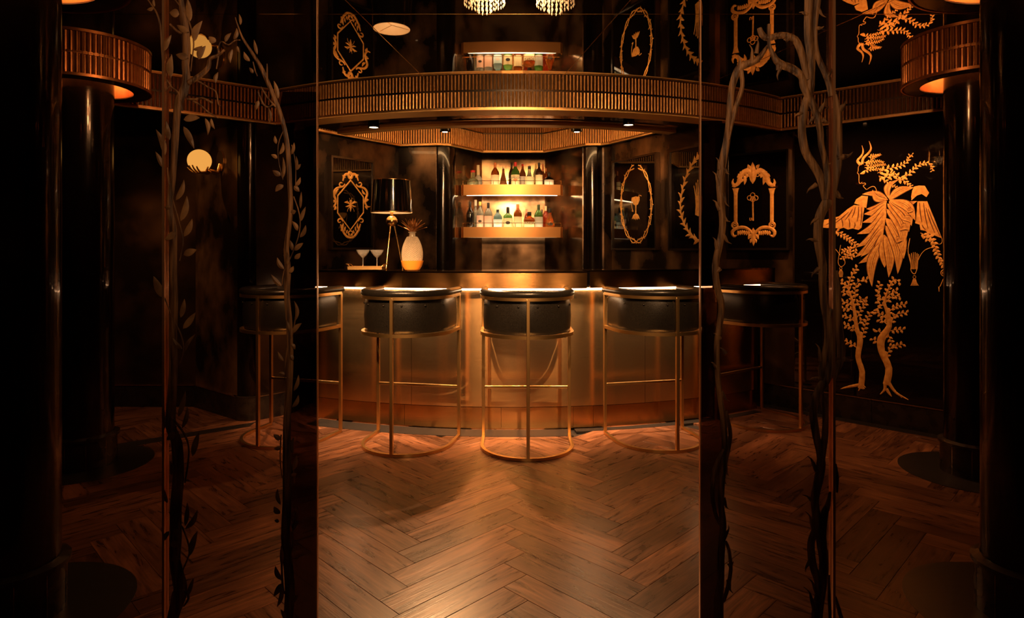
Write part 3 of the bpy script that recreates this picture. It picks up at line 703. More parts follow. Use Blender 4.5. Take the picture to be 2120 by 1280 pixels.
fm.ribbon(m, [B(1640,1110), B(1695,985)], 1.6, .001); fm.ring(m, B(1692,930), 6.5, 1.6); fm.ring(m, B(1692,930), 3, 1.4)
fm.ribbon(m, [B(1665,470), B(1668,520), B(1640,548), B(1600,545)], 1.1, .001)
fm.ribbon(m, [B(1620,1145), B(1632,1145)], [10,10], .002)
m.build('cord_and_tassel', gilt, mural, fix=False)
def tree(trunk, ws, roots, brs, name):
    m = MB(); fm.ribbon(m, [C(*p) for p in trunk], ws, .005)
    for r in roots: fm.ribbon(m, [C(*p) for p in r], [7,4,1.2][-len(r):] if len(r) < 3 else [7,5,1.2], .003)
    m.build(name, gilt, mural, fix=False)
    m = MB()
    for b in brs: fm.sprig(m, [C(*p) for p in b], 9.4, 5.0, 1.7, .98, .95, 52)
    m.build('tree_foliage', gilt, mural, fix=False)
tree([(350,1130),(362,980),(325,850),(345,700),(315,600),(292,430),(268,330),(240,240),(262,150),(310,70)], [11,11,10,11,8,6,4.5,3,2,1.5],
     [[(345,1095),(250,1112),(170,1133)],[(355,1100),(385,1132)],[(345,1120),(330,1150)],[(360,1090),(392,1120)]],
     [[(355,690),(385,590),(400,530),(440,450)],[(315,640),(270,590),(200,565)],[(310,765),(260,735),(200,700)],[(300,400),(350,345),(400,340)],[(300,330),(305,220),(350,175),(410,165)],
      [(290,420),(275,330),(240,250),(262,150),(315,60)],[(245,260),(210,220),(175,180)],[(320,500),(350,430),(400,370)],[(280,400),(220,370),(160,350)],[(285,440),(230,420),(160,420)],[(330,560),(350,530),(375,515)],[(250,300),(210,290),(180,270)],[(300,540),(240,500),(190,480)]], 'tree_trunk')
tree([(575,1095),(598,950),(535,800),(532,690),(600,580),(588,460),(560,370),(600,240),(645,165)], [13,13,13,15,10,8,5,3,1.6],
     [[(565,1090),(560,1140),(520,1180)],[(600,1080),(660,1165),(770,1228)],[(575,1130),(600,1170),(622,1200)],[(700,1185),(712,1212)]],
     [[(575,860),(615,770),(720,738)],[(610,620),(650,612),(725,608)],[(620,560),(650,480),(755,460)],[(580,520),(535,475),(475,455)],[(565,360),(520,330),(500,290),(520,200)],[(560,380),(590,260),(640,165),(690,190)],
      [(590,480),(620,430),(690,395),(750,385)],[(575,360),(640,310),(700,320)],[(570,400),(520,385),(495,350)],[(520,730),(480,710),(460,690)],[(530,640),(500,620),(470,630)],[(590,640),(610,700),(620,730)],[(580,560),(540,530),(510,520)],[(600,300),(640,280),(670,265)],[(540,420),(500,420),(490,440)]], 'tree_trunk')

# ------------------------------------------------------------------ framed pictures
def picture(label, p, q, xl, xr, yt, ybm, side_left):
    a, b = ray_wall(p, q, xl), ray_wall(p, q, xr)
    u = Vector((b[0]-a[0], b[1]-a[1], 0)); Wd = u.length; u.normalize(); n = Vector((u.y, -u.x, 0))
    xm = (xl+xr)/2; mid = ray_wall(p, q, xl)
    z1 = ZC-(yt-CY)*mid[1]/F; z0 = ZC-(ybm-CY)*mid[1]/F
    t = thing('framed_picture', label, 'picture', (a[0]+u.x*Wd/2, a[1]+u.y*Wd/2, z0))
    o = Vector((a[0], a[1], 0))
    def bx(mb, u0, u1, za, zb_, d0, d1):
        c = [o+u*u0+n*d0, o+u*u1+n*d0, o+u*u1+n*d1, o+u*u0+n*d1]
        mb.add([(v.x,v.y,za) for v in c]+[(v.x,v.y,zb_) for v in c], [(0,3,2,1),(4,5,6,7),(0,1,5,4),(1,2,6,5),(2,3,7,6),(3,0,4,7)])
    fw, dp = .018, .05
    for args in ((0, fw, z0, z1), (Wd-fw, Wd, z0, z1), (fw, Wd-fw, z1-fw, z1), (fw, Wd-fw, z0, z0+fw)):
        m = MB(); bx(m, *args, .001, dp); m.build('frame_rail', M['frame_black'], t)
    m = MB(); bx(m, fw+.0005, Wd-fw-.0005, z0+fw+.0005, z1-fw-.0005, .002, dp-.012); m.build('black_panel', M['black_glass'], t)
    fl = Flat((a[0]+n.x*(dp-.012), a[1]+n.y*(dp-.012)), (b[0]+n.x*(dp-.012), b[1]+n.y*(dp-.012)), .0008)
    return t, fl
M['frame_black'] = mat('black_frame', (.10,.075,.055), .22, .9)
# chalice
t, fl = picture('gold chalice ringed by an oval wreath of thorns, on black, right of the bottles', CH0, CH1, 1274, 1367, 335, 518, 1)
D = lambda x, y: (1200+x/4.129, 290+y/4.129)
for ph in (0, math.pi):
    m = MB(); pts = []
    for i in range(49):
        k = i/48; a = math.pi*2*k-math.pi/2
        rr = 1+.05*math.sin(k*2*math.pi*7+ph)
        pts.append(D(484+130*math.cos(a)*rr, 548+322*math.sin(a)*rr))
    pts = pts[1:-1]
    fl.ribbon(m, pts, 2.4, .003, 2)
    for i in range(1, 46, 1):
        x, y = pts[i]; cx_, cy_ = D(484, 548); l = math.hypot(x-cx_, y-cy_); s_ = 1 if i % 2 else -1
        fl.leaf(m, (x, y), (x+(x-cx_)/l*3.6*s_+random.uniform(-1,1), y+(y-cy_)/l*3.6*s_+random.uniform(-1.5,1.5)), 1.8, 0, .002, 3)
    m.build('thorn_wreath', gilt, t, fix=False)
m = MB(); fl.poly(m, [D(*p) for p in [(447,492),(480,482),(512,486),(514,515),(500,550),(480,562),(460,550),(448,520)]]); fl.ribbon(m, [D(480,558), D(481,590), D(479,640)], [4,2.4,5], .003)
for k in range(-2, 3): fl.leaf(m, D(480,630), D(480+k*17,688-abs(k)*5), 6.5, 0, .003)
fl.ribbon(m, [D(512,495), D(505,478), D(515,472), D(530,480)], 1.6); fl.ribbon(m, [D(448,492), D(443,540), D(450,590), D(458,612), D(445,605)], 1.3)
m.build('chalice', gilt, t, fix=False)
# raised hand
t, fl = picture('gold hand inside a wreath of curling leaves, half covered by the right glass panel', CH0, CH1, 1392, 1468, 313, 519, 1)
wr = [(1447,322),(1434,338),(1420,366),(1411,402),(1409,438),(1418,467),(1432,489),(1447,498),(1453,497)]
m = MB(); fl.ribbon(m, wr, 4, .003)
for i in range(34):
    k = i/34*(len(wr)-1.01); j = int(k); f_ = k-j; x = wr[j][0]*(1-f_)+wr[j+1][0]*f_; y = wr[j][1]*(1-f_)+wr[j+1][1]*f_
    tx, ty = wr[j][0]-wr[j+1][0], wr[j][1]-wr[j+1][1]; l = math.hypot(tx, ty); tx /= l; ty /= l; s_ = 1 if i % 2 else -1; a = .5*s_
    fl.leaf(m, (x, y), (x+(tx*math.cos(a)-ty*math.sin(a))*15, y+(tx*math.sin(a)+ty*math.cos(a))*15), 5.5, .14*s_, .003)
m.build('leaf_wreath', gilt, t, fix=False)
m = MB(); fl.poly(m, [D(*p) for p in [(988,480),(1030,470),(1060,480),(1055,560),(1045,640),(1015,652),(988,640),(992,560)]])
for (bx_, tx_, ty_) in ((992,978,400),(1003,996,375),(1015,1010,350),(1030,1028,380),(1048,1056,410)): fl.ribbon(m, [D(bx_,485), D((bx_+tx_)/2,430), D(tx_,ty_)], [2.6,2.2,1], .003); fl.leaf(m, D(tx_,ty_+12), D(tx_,ty_-14), 3, 0, .002)
m.build('gold_hand', gilt, t, fix=False)
# key
t, fl = picture('gold key inside a column and acanthus arch, on black, behind the thorn-painted glass', KW0, KW1, 1507, 1636, 322, 518, 1)
E = lambda x, y: (1480+x/5.567, 310+y/5.567)
for cx_ in (240, 657):
    m = MB(); fl.ribbon(m, [E(cx_,520), E(cx_,840)], 7.6, .004); fl.ribbon(m, [E(cx_,520), E(cx_,470), E(cx_,445)], [7,11,15], .004); m.build('gold_column', gilt, t, fix=False)
m = MB()
for s_ in (-1, 1):
    q = lambda x, y: E(447+(x-447)*s_, y)
    fl.ribbon(m, [q(470,270), q(520,240), q(590,290), q(620,380), q(665,410), q(690,380), q(680,335)], [9,11,10,9,7,5,1], .004)
    fl.ring(m, q(492,290), 3.4, 2)
    for b, e in (((560,290),(555,410)),((530,270),(530,330)),((600,300),(640,310)),((480,220),(515,170)),((585,330),(590,380)),((640,400),(700,425))): fl.leaf(m, q(*b), q(*e), 7, .1, .004)
    for k in range(7): a = math.radians(100-k*18); fl.leaf(m, q(520+95*math.cos(a),330-85*math.sin(a)), q(520+122*math.cos(a),330-112*math.sin(a)), 4.5, .2, .003)
fl.leaf(m, E(437,395), E(435,140), 15, 0, .006)
for k in (-2,-1,1,2): fl.leaf(m, E(437,340), E(437+k*30,225+abs(k)*22), 8, .1*k, .004)
m.build('acanthus_arch', gilt, t, fix=False)
m = MB()
for s_ in (-1, 1):
    q = lambda x, y: E(445+(x-445)*s_, y)
    fl.ribbon(m, [q(445,1000), q(480,940), q(550,897), q(640,905), q(690,950), q(670,1000), q(640,985)], [4,6,7,7,7,5,3], .004)
    for k in range(6): fl.leaf(m, q(505+k*24,925+abs(k-3)*3), q(505+k*24,985+abs(3-k)*3), 5, .1, .003)
    fl.ring(m, q(660,870), 6, 3.4); fl.ring(m, q(660,865), 2.5, 2)
fl.leaf(m, E(442,900), E(445,1112), 11, 0, .005)
for k in (-1, 1): fl.leaf(m, E(443,980), E(443+k*60,1035), 8, .2*k, .004); fl.leaf(m, E(443,1030), E(443+k*36,1078), 6, .2*k, .004)
m.build('acanthus_base', gilt, t, fix=False)
m = MB(); fl.ribbon(m, [E(436,560), E(441,820)], 3, .003); fl.ribbon(m, [E(402,785), E(402,812), E(420,812), E(420,785)], 1.6); fl.ribbon(m, [E(436,788), E(436,815)], 3)
for x_, y_, r_ in ((400,557,4.6),(472,557,4.6),(436,523,4.6),(437,570,5)): fl.ring(m, E(x_, y_), r_, 1.7)
m.build('key', gilt, t, fix=False)
# bee
t, fl = picture('gold bee inside an ornate lozenge frame, on black, left of the table lamp', BE1, BE0, 679, 768, 322, 517, 1)
G = lambda x, y: (650+x/4.266, 300+y/4.266)
m = MB(); fl.ribbon(m, [G(*p) for p in [(325,312),(437,462),(437,600),(322,752),(210,602),(210,450),(325,312)]], 3.2, .003, 1); m.build('lozenge', M['gilt'], t, fix=False)
m = MB()
def scroll(cx_, cy_, r0, turns, a0, sgn):
    pts = [G(cx_+r0*(1-.75*i/14)*math.cos(a0+sgn*turns*2*math.pi*i/14), cy_+r0*(1-.75*i/14)*math.sin(a0+sgn*turns*2*math.pi*i/14)) for i in range(15)]
    fl.ribbon(m, pts, [3.4]*8+[2.6]*7, .003, 2)
for s_ in (-1, 1):
    X_ = lambda x: 323+(x-323)*(1 if s_ < 0 else -1)
    fl.ribbon(m, [G(X_(320),300), G(X_(300),260), G(X_(270),270), G(X_(255),320)], [5,6,5,3], .004)
    scroll(X_(243), 345, 30, .9, 0 if s_ < 0 else math.pi, -1*s_)
    fl.ribbon(m, [G(X_(255),370), G(X_(200),385), G(X_(175),430), G(X_(195),500), G(X_(175),545), G(X_(148),545)], [3,5,6,5,4,1], .004)
    for b, e, w in (((190,500),(160,485),6),((195,540),(175,575),6),((190,440),(222,390),5),((280,290),(250,265),6),((300,262),(330,240),7)): fl.leaf(m, G(X_(b[0]),b[1]), G(X_(e[0]),e[1]), w, .15, .004)
    scroll(X_(228), 675, 27, .9, 0 if s_ < 0 else math.pi, 1*s_)
    fl.ribbon(m, [G(X_(235),700), G(X_(255),760), G(X_(290),810), G(X_(325),820)], [3,5,5,4], .004)
    for k in range(4): fl.leaf(m, G(X_(255+k*17),745+k*20), G(X_(262+k*18),690+k*30), 4.5, .1, .003)
    for k in range(3): fl.leaf(m, G(X_(250+k*17),760+k*20), G(X_(238+k*20),745+k*25), 4.5, .1, .003)
fl.ring(m, G(323,780), 4.5, 2.4); fl.ring(m, G(322,272), 5, 2.6, 7)
m.build('scrollwork', M['gilt'], t, fix=False)
m = MB()
fl.leaf(m, G(325,500), G(323,592), 6.5, 0, .005); fl.ring(m, G(326,500), 1.8, 2.4)
for s_ in (-1, 1):
    fl.leaf(m, G(325+s_*5,525), G(325+s_*58,508), 4.5, .12*s_, .003); fl.leaf(m, G(325+s_*5,530), G(325+s_*48,545), 3.4, -.1*s_, .003)
    fl.ribbon(m, [G(325+s_*3,495), G(325+s_*12,470)], .8); fl.ribbon(m, [G(325+s_*8,545), G(325+s_*26,570), G(325+s_*30,590)], .8); fl.ribbon(m, [G(325+s_*8,520), G(325+s_*30,505), G(325+s_*30,490)], .8)
m.build('bee', M['gilt'], t, fix=False)

# ------------------------------------------------------------------ back-bar shelves and bottles
SD = 6.36
def shelf(label, z0, z1):
    t = thing('bottle_shelf', label, 'shelf', (0, 6.6, z0), group='brass bottle shelves in the niche')
    w = .512
    fp = [(-w, SD+.06), (-w+.02, SD+.03), (-.28, SD+.008), (0, SD), (.28, SD+.008), (w-.02, SD+.03), (w, SD+.06)]
    MB().sweep(fp, .012, z0, z1).build('front_band', M['shelf_band'], t, smooth=True)
    for s_ in (-1, 1): MB().box(s_*w-.006, s_*w+.006, SD+.06, SD+.09, z0, z1).build('side_band', M['shelf_band'], t)
    MB().prism([(-w+.01,SD+.06),(-.28,SD+.02),(.28,SD+.02),(w-.01,SD+.06),(w-.01,SD+.09),(.35,6.86),(-.32,6.86),(-w+.01,SD+.09)], z1-.035, z1-.022).build('board', M['brass'], t)
    MB().prism([(-w+.05,SD+.05),(w-.05,SD+.05),(w-.05,SD+.09),(-w+.05,SD+.09)], z0+.001, z0+.010).build('under_light', M['led_w'] if z0 > 1.6 else M['led_u'], t)
    MB().prism([(-.45,SD+.045),(.45,SD+.045),(.45,SD+.075),(-.45,SD+.075)], z1-.0215, z1-.012).build('bottle_light', M['led_b'], t)
    MB().tube([(p[0]*.99, p[1]+.006, z1+.040) for p in fp]+[(w-.006, SD+.12, z1+.040)], .003, 6).build('rail', M['gold'], t, smooth=True)
    for x in (-.50, -.39, -.19, .035, .23, .38, .50):
        MB().tube([(x, SD+.014+abs(x)*.06, z1), (x, SD+.014+abs(x)*.06, z1+.040)], .0027, 6).build('rail_post', M['gold'], t, smooth=True)
    return z1-.021
ZS1 = shelf('upper curved brass bottle shelf with thin rail', 1.868, 1.975)
ZS2 = shelf('lower curved brass bottle shelf with thin rail', 1.437, 1.545)
def gmat(name, col, tr=.85, rough=.06):
    return mat(name, col, rough, 0, Transmission_Weight=tr, IOR=1.4)
GL = dict(clear=gmat('bottle_clear', (.86,.92,.80)), pale=gmat('bottle_pale', (.80,.86,.55)), amber=gmat('bottle_amber', (.75,.22,.03)), dark=gmat('bottle_dark', (.06,.025,.012), .3),
          brown=gmat('bottle_brown', (.30,.10,.03), .6), green=gmat('bottle_green', (.10,.28,.04), .6), lgreen=gmat('bottle_bright_green', (.30,.85,.18), .8), blue=gmat('bottle_blue', (.42,.82,.95), .8),
          black=mat('bottle_black', (.006,.005,.005), .1), red=gmat('bottle_red', (.75,.10,.03), .8), white=mat('bottle_frosted', (.75,.78,.70), .35, 0, Transmission_Weight=.4))
def flatm(c): 
    k = 'c_%d_%d_%d' % tuple(int(v*99) for v in c)
    if k not in M: M[k] = mat(k, c, .45)
    return M[k]
CREAM, WHITE, BLK, RED, GOLD_, COP, ORG, PINK = (.85,.72,.42), (.85,.78,.68), (.02,.015,.012), (.65,.03,.03), (.75,.5,.12), (.62,.22,.08), (.7,.2,.05), (.85,.55,.42)
SH = {'std':  [(.96,0),(1,.01),(1,.56),(.92,.63),(.60,.72),(.34,.79),(.30,.84),(.30,.98)],
      'tall': [(.96,0),(1,.01),(1,.50),(.94,.58),(.62,.66),(.42,.72),(.40,.80),(.40,.98)],
      'square': [(.96,0),(1,.02),(1,.60),(.9,.68),(.42,.80),(.34,.84),(.34,.98)],
      'squat': [(.92,0),(1,.04),(1,.52),(.9,.62),(.45,.70),(.32,.74),(.32,.97)],
      'tear': [(.90,0),(1,.08),(.98,.22),(.72,.44),(.44,.62),(.32,.74),(.30,.97)],
      'decanter': [(.9,0),(1,.02),(1,.36),(.86,.46),(.5,.54),(.36,.58),(.36,.98)]}
def bottle(x, ytop, w, shape, glass, cap, lab, label, shelf_z, d=5.70, capf=.14, labr=(.08,.50), labc=None, sq=2.0, group=None, text=None, emblem=None):
    d = d+.82; s_ = F/d; X = (x-CX)/s_; ztop = ZC-(ytop-CY)/s_; h = ztop-shelf_z; R = w/2/s_
    t = thing('bottle', label, 'bottle', (X, d, shelf_z+.0005), group=group)
    prof = [(R*a, h*b) for a, b in SH[shape]]
    MB().lathe(prof, n=24, p=sq).build('glass', GL[glass], t, smooth=True, keep=False)
    rn = prof[-1][0]
    MB().lathe([(rn*1.06, h*(1-capf)), (rn*1.12, h*(1-capf)+.002), (rn*1.12, h-.002), (rn*.95, h)], n=16).build('cap', flatm(cap), t, smooth=True, keep=False)
    if lab:
        n = 12; vs = []; a0, a1 = (-.44*math.pi, .44*math.pi)
        for zz in (h*labr[0], h*labr[1]):
            for i in range(n+1):
                a = -math.pi/2+(a0+(a1-a0)*i/n)*.92; co, si = math.cos(a), math.sin(a); q_ = 1 if sq == 2 else 1/((abs(co)**sq+abs(si)**sq)**(1/sq))
                vs.append((R*1.015*q_*co, R*1.015*q_*si, zz))
        MB().add(vs, [(i,i+1,n+2+i,n+1+i) for i in range(n)]).build('label', flatm(lab), t, smooth=True, keep=False, fix=False)
        if emblem:
            MB().add([(R*.5*math.cos(2*math.pi*k/16), -R*1.04, h*(labr[0]+labr[1])/2+R*.35*math.sin(2*math.pi*k/16)) for k in range(16)], [tuple(range(16))]).build('emblem', flatm(emblem), t, keep=False, fix=False)
        if text:
            c = bpy.data.curves.new('lettering', 'FONT'); c.body = text; c.size = R*.62; c.align_x = 'CENTER'; c.extrude = .0002
            c.materials.append(flatm((.08,.05,.03))); tmp = bpy.data.objects.new('tmp', c); COL.objects.link(tmp); bpy.context.view_layer.update()
            me = bpy.data.meshes.new_from_object(tmp.evaluated_get(bpy.context.evaluated_depsgraph_get())); bpy.data.objects.remove(tmp)
            o = bpy.data.objects.new('lettering', me); link(o, t, False)
            o.location = (0, -R*1.06, h*(labr[0]+(labr[1]-labr[0])*.62)); o.rotation_euler = (math.pi/2, 0, 0)
    return t
gu, gl_ = 'bottles on the upper shelf', 'bottles on the lower shelf'
for r in [
 (979,353,24,'decanter','pale',RED,None,'squat clear decanter with a red stopper at the left end of the upper shelf',5.70,.12,2.6),
 (990,342,17,'decanter','white',CREAM,None,'frosted decanter with a long cream stopper on the upper shelf',5.80,.42,2),
 (1025,337,17,'std','amber',ORG,CREAM,'amber bottle with orange cap and plain cream label on the upper shelf',5.68,.20,2),
 (1042,345,15,'tear','brown',CREAM,None,'small dark bottle with cream cork beside the orange-capped one',5.70,.10,2),
 (1059,337,12,'std','dark',BLK,None,'thin dark bottle with silver-banded cap behind the green one',5.82,.2,2),
 (1067,336,18,'std','green',RED,CREAM,'green bottle with red cap and yellow arched label on the upper shelf',5.68,.17,2),
 (1082,340,14,'std','brown',RED,WHITE,'brown bottle with a white label, red-topped, right of the green one',5.81,.08,2),
 (1096,344,19,'tear','clear',BLK,CREAM,'faceted clear bottle with black cap in the middle of the upper shelf',5.68,.14,2),
 (1109.5,339,11,'std','pale',GOLD_,None,'slim pale bottle with gold cap behind the dark amber one',5.84,.22,2),
 (1116,337,15,'std','dark',BLK,CREAM,'dark amber bottle with wide cream label on the upper shelf',5.67,.18,2),
 (1124,340,10,'tall','brown',COP,None,'copper-topped bottle behind the dark amber one on the upper shelf',5.84,.3,2),
 (1130,349,9,'std','amber',COP,None,'small amber bottle left of the black squat bottle',5.78,.15,2),
 (1136.5,358,20,'squat','black',BLK,WHITE,'black squat bottle with white round label at the right end of the upper shelf',5.67,.1,2)]:
    x, y, w, sh, gl0, cap, lab, lb_, d, cf, sq = r
    bottle(x, y, w, sh, gl0, cap, lab, lb_, ZS1, d, cf, sq=sq, group=gu, text='JAMESON' if x == 1067 else None, emblem=COP if x == 1067 else None)
for r in [
 (973.5,418,15,'std','black',BLK,None,'matte black bottle at the left end of the lower shelf',5.68,.2,2,None),
 (984.5,414,12,'tall','clear',WHITE,None,'clear bottle with white and black cap behind the black one',5.84,.2,2,None),
 (994,418,15,'std','clear',GOLD_,PINK,'clear bottle with gold cap and round dark emblem on the lower shelf',5.68,.15,2,BLK),
 (1011,420,17,'std','clear',BLK,PINK,'tall clear bottle with dark cap and blush label on the lower shelf',5.68,.22,2,None),
 (1030.5,434,18,'square','blue',BLK,(.62,.85,.9),'pale blue square bottle on the lower shelf',5.68,.14,3.5,WHITE),
 (1051.5,429,19,'squat','lgreen',BLK,CREAM,'bright green squat bottle with dark banded label',5.68,.28,2,BLK),
 (1072,423,17,'square','amber',COP,CREAM,'square whiskey bottle with copper cap and cream label on the lower shelf',5.68,.24,3,None),
 (1090,433,9,'std','red',PINK,None,'pink-capped bottle behind the squat amber one',5.93,.25,2,None),
 (1096,439,24,'squat','amber',BLK,CREAM,'squat amber bottle with a wide lettered cream label',5.68,.22,3,None),
 (1115,424,18,'std','green',(.04,.06,.02),(.45,.45,.38),'green bottle with dark green cap and grey label on the lower shelf',5.67,.22,2,None),
 (1122,434,9,'std','dark',BLK,None,'thin dark bottle behind the green one on the lower shelf',5.86,.2,2,None),
 (1130,427,13,'std','red',CREAM,None,'red amber bottle with cream cap behind the teardrop bottle',5.82,.2,2,None),
 (1138.5,432,20,'tear','amber',BLK,None,'teardrop cognac bottle at the right end of the lower shelf',5.66,.2,2,None)]:
    x, y, w, sh, gl0, cap, lab, lb_, d, cf, sq, em = r
    bt = bottle(x, y, w, sh, gl0, cap, lab, lb_, ZS2, d, cf, sq=sq, group=gl_, text='KNOB' if x == 1096 else None, emblem=em, labr=(.06,.42) if x == 1096 else (.08,.50))
    if x == 1138.5:
        s_ = F/(d+.82); R = w/2/s_
        MB().lathe([(R*.55,0),(R*.55,.002)], n=20, sy=.6).build('label', flatm(BLK), bt, keep=False)
        bt.children[-1].rotation_euler = (math.pi/2+.25, 0, 0); bt.children[-1].location = (0, -R*.97, .052)

# pilasters flanking the niche
for x in (-.685, .80):
    o = MB().lathe([(.125, zb), (.125, H+.08)], (x, 6.235, 0), 40, cap=False).build('wall_back', M['column'], smooth=True); struct(o, 'round bronze-black pilaster beside the bottle niche')

# ------------------------------------------------------------------ things on the counter
ZT = 1.1605
# table lamp
lx, ly = (811-CX)*4.84/F, 4.84
lampT = thing('table_lamp', 'brass tripod table lamp with glossy black drum shade', 'lamp', (lx, ly, ZT))
K = dict(keep=False)
zs0, zs1 = 1.598-ZT, 1.846-ZT
sh_o = [(.159, zs0), (.1415, zs1)]
M['shade_out'] = mat('shade_black', (.006,.005,.005), .12, 0, Coat_Weight=.6, Coat_Roughness=.05)
M['shade_in'] = mat('shade_lining', (.75,.60,.42), .6)
MB().lathe(sh_o, n=64, cap=False).build('lamp_shade', M['shade_out'], lampT, smooth=True, **K, fix=False)
MB().lathe([(.1575, zs0), (.140, zs1)], n=64, cap=False).build('shade_lining', M['shade_in'], lampT, smooth=True, **K, fix=False)
MB().lathe([(.1565,zs0),(.160,zs0-.003),(.1605,zs0+.004),(.1595,zs0+.006)], n=64, cap=False).build('shade_rim', M['gold'], lampT, smooth=True, **K)
MB().lathe([(.140,zs1-.004),(.143,zs1-.003),(.1425,zs1+.001),(.140,zs1)], n=64, cap=False).build('shade_rim', M['gold'], lampT, smooth=True, **K)
sp = MB()
for k in range(3): a = 2*math.pi*k/3+.4; sp.tube([(0,0,zs1-.03),(.137*math.cos(a),.137*math.sin(a),zs1-.012)], .002, 6)
sp.build('shade_spider', M['gold'], lampT, **K)
MB().ball((0,0,1.532-ZT), .044, 28, 16).build('ball', M['gold'], lampT, smooth=True, **K)
MB().lathe([(.013,.06),(.013,.115)], (0,0,1.50-ZT), 16).build('neck', M['gold'], lampT, smooth=True, **K)
MB().ball((0,0,1.68-ZT), .026, 20, 12).build('bulb', emit('bulb', (1,.7,.4), 30), lampT, smooth=True, **K)
for a in (-1.9, .35, 2.3):
    MB().tube([(.018*math.cos(a),.018*math.sin(a),1.505-ZT),(.085*math.cos(a),.085*math.sin(a),.006)], [.0065,.0055], 10).build('leg', M['gold'], lampT, smooth=True, **K)
    MB().lathe([(.0085,.0),(.0085,.007)], (.085*math.cos(a),.085*math.sin(a),0), 12).build('foot', M['gold'], lampT, **K)
# pineapple decanter
pxx, pyy = (853.5-CX)*4.66/F, 4.66
pin = thing('pineapple_decanter', 'cut-glass pineapple decanter with amber liquor and bronze leaf crown', 'decanter', (pxx, pyy, ZT))
def pine_body(inner=False, h1=None):
    mb = MB(); nz, na = 34, 48; R = .080; Hh = .250; vs = []
    for j in range(nz+1):
        k = j/nz; r = R*max(.08, math.sin(math.pi*(.10+.80*k)))**.62*(1-.12*k)
        for i in range(na):
            a = 2*math.pi*i/na
            d = ((i+j) % 2)*.0035 if 0 < j < nz and not inner else 0
            rr = r+d*1.4-(.006 if inner else 0); vs.append((rr*math.cos(a), rr*math.sin(a), (.002 if inner else 0)+k*(h1 or Hh)))
    fs = []
    for j in range(nz):
        for i in range(na):
            q = [j*na+i, j*na+(i+1)%na, (j+1)*na+(i+1)%na, (j+1)*na+i]
            if (i+j) % 2: fs += [(q[0],q[1],q[3]),(q[1],q[2],q[3])]
            else: fs += [(q[0],q[1],q[2]),(q[0],q[2],q[3])]
    fs += [tuple(range(na))[::-1], tuple(range(nz*na,(nz+1)*na))]
    return mb.add(vs, fs)
M['cut'] = mat('cut_glass', (.92,.80,.62), .12, 0, Transmission_Weight=.62, IOR=1.4)
pine_body().build('glass_body', M['cut'], pin, **K)
M['rum'] = mat('amber_liquor', (.85,.34,.05), .05, 0, Transmission_Weight=.25)
mb = MB(); mb.lathe([(.055,.004),(.072,.03),(.0835,.066),(.085,.072)], n=40); mb.build('liquor', M['rum'], pin, smooth=True, **K)
MB().lathe([(.026,.248),(.023,.262),(.023,.276),(.030,.278),(.030,.284),(.024,.286)], n=28).build('neck', M['cut'], pin, smooth=True, **K)
M['crown'] = noise_mat('bronze_leaf', (.32,.13,.04), (.62,.30,.10), 40, .3, .5, .6)
for k in range(20):
    a = k*2.39996; tier = k/20; tilt = .95*(1-tier)+.12; Ln = .075+.035*tier
    mb = MB(); n_ = 6; vs = []
    for i in range(n_+1):
        q = i/n_; ww = .012*math.sin(math.pi*(.15+.85*q))+.0006; out = Ln*q*math.sin(tilt)*(1+.5*q); up = Ln*q*math.cos(tilt)
        c = (.010+out, up); vs += [(c[0], -ww, c[1]+.003), (c[0]+.003, 0, c[1]), (c[0], ww, c[1]+.003)]
    mb.add(vs, [(3*i+j,3*i+j+1,3*i+4+j,3*i+3+j) for i in range(n_) for j in range(2)])
    o = mb.build('crown_leaf', M['crown'], pin, **K, fix=False); o.location = (0,0,.282); o.rotation_euler = (0,0,a)
# tray
tx, ty = (760-CX)*4.64/F, 4.64
tray = thing('serving_tray', 'small brass serving tray with scrolled handles carrying two coupes', 'tray', (tx, ty, ZT))
MB().box(-.125,.125,-.075,.075,.006,.012).build('tray_base', M['frame'], tray, **K, bevel=.002)
for a in ((-.125,.125,-.075,-.070),(-.125,.125,.070,.075),(-.125,-.120,-.07,.07),(.120,.125,-.07,.07)): MB().box(*a, .012, .030).build('tray_wall', M['frame'], tray, **K)
for s_ in (-1, 1): MB().tube([(s_*.118,-.045,.030),(s_*.128,-.04,.042),(s_*.150,-.02,.047),(s_*.150,.02,.047),(s_*.128,.04,.042),(s_*.118,.045,.030)], .004, 8).build('handle', M['gold'], tray, smooth=True, **K)
for sx in (-1,1):
    for sy in (-1,1): MB().ball((sx*.1,sy*.055,.004), .004, 10, 6).build('foot', M['gold'], tray, **K)
for i, (x, lb_) in enumerate(((751.5,'left crystal coupe glass on the brass tray'),(780.5,'right crystal coupe glass on the brass tray, nearer the lamp'))):
    c = thing('coupe_glass', lb_, 'glass', ((x-CX)*4.62/F, 4.62, ZT+.0125), group='crystal coupes on the tray')
    hb = ZC+.002-(ZT+.0125)
    MB().lathe([(.036,.0),(.036,.002),(.006,.006),(.0035,.012),(.0035,hb-.062),(.009,hb-.056),(.030,hb-.036),(.044,hb-.014),(.0495,hb),(.0480,hb),(.0425,hb-.014),(.028,hb-.034),(.006,hb-.050)], n=32).build('glass', M['coupe'] if 'coupe' in M else M.setdefault('coupe', mat('coupe_crystal', (.95,.95,.95), .03, 0, Transmission_Weight=.9, IOR=1.5)), c, smooth=True, **K)

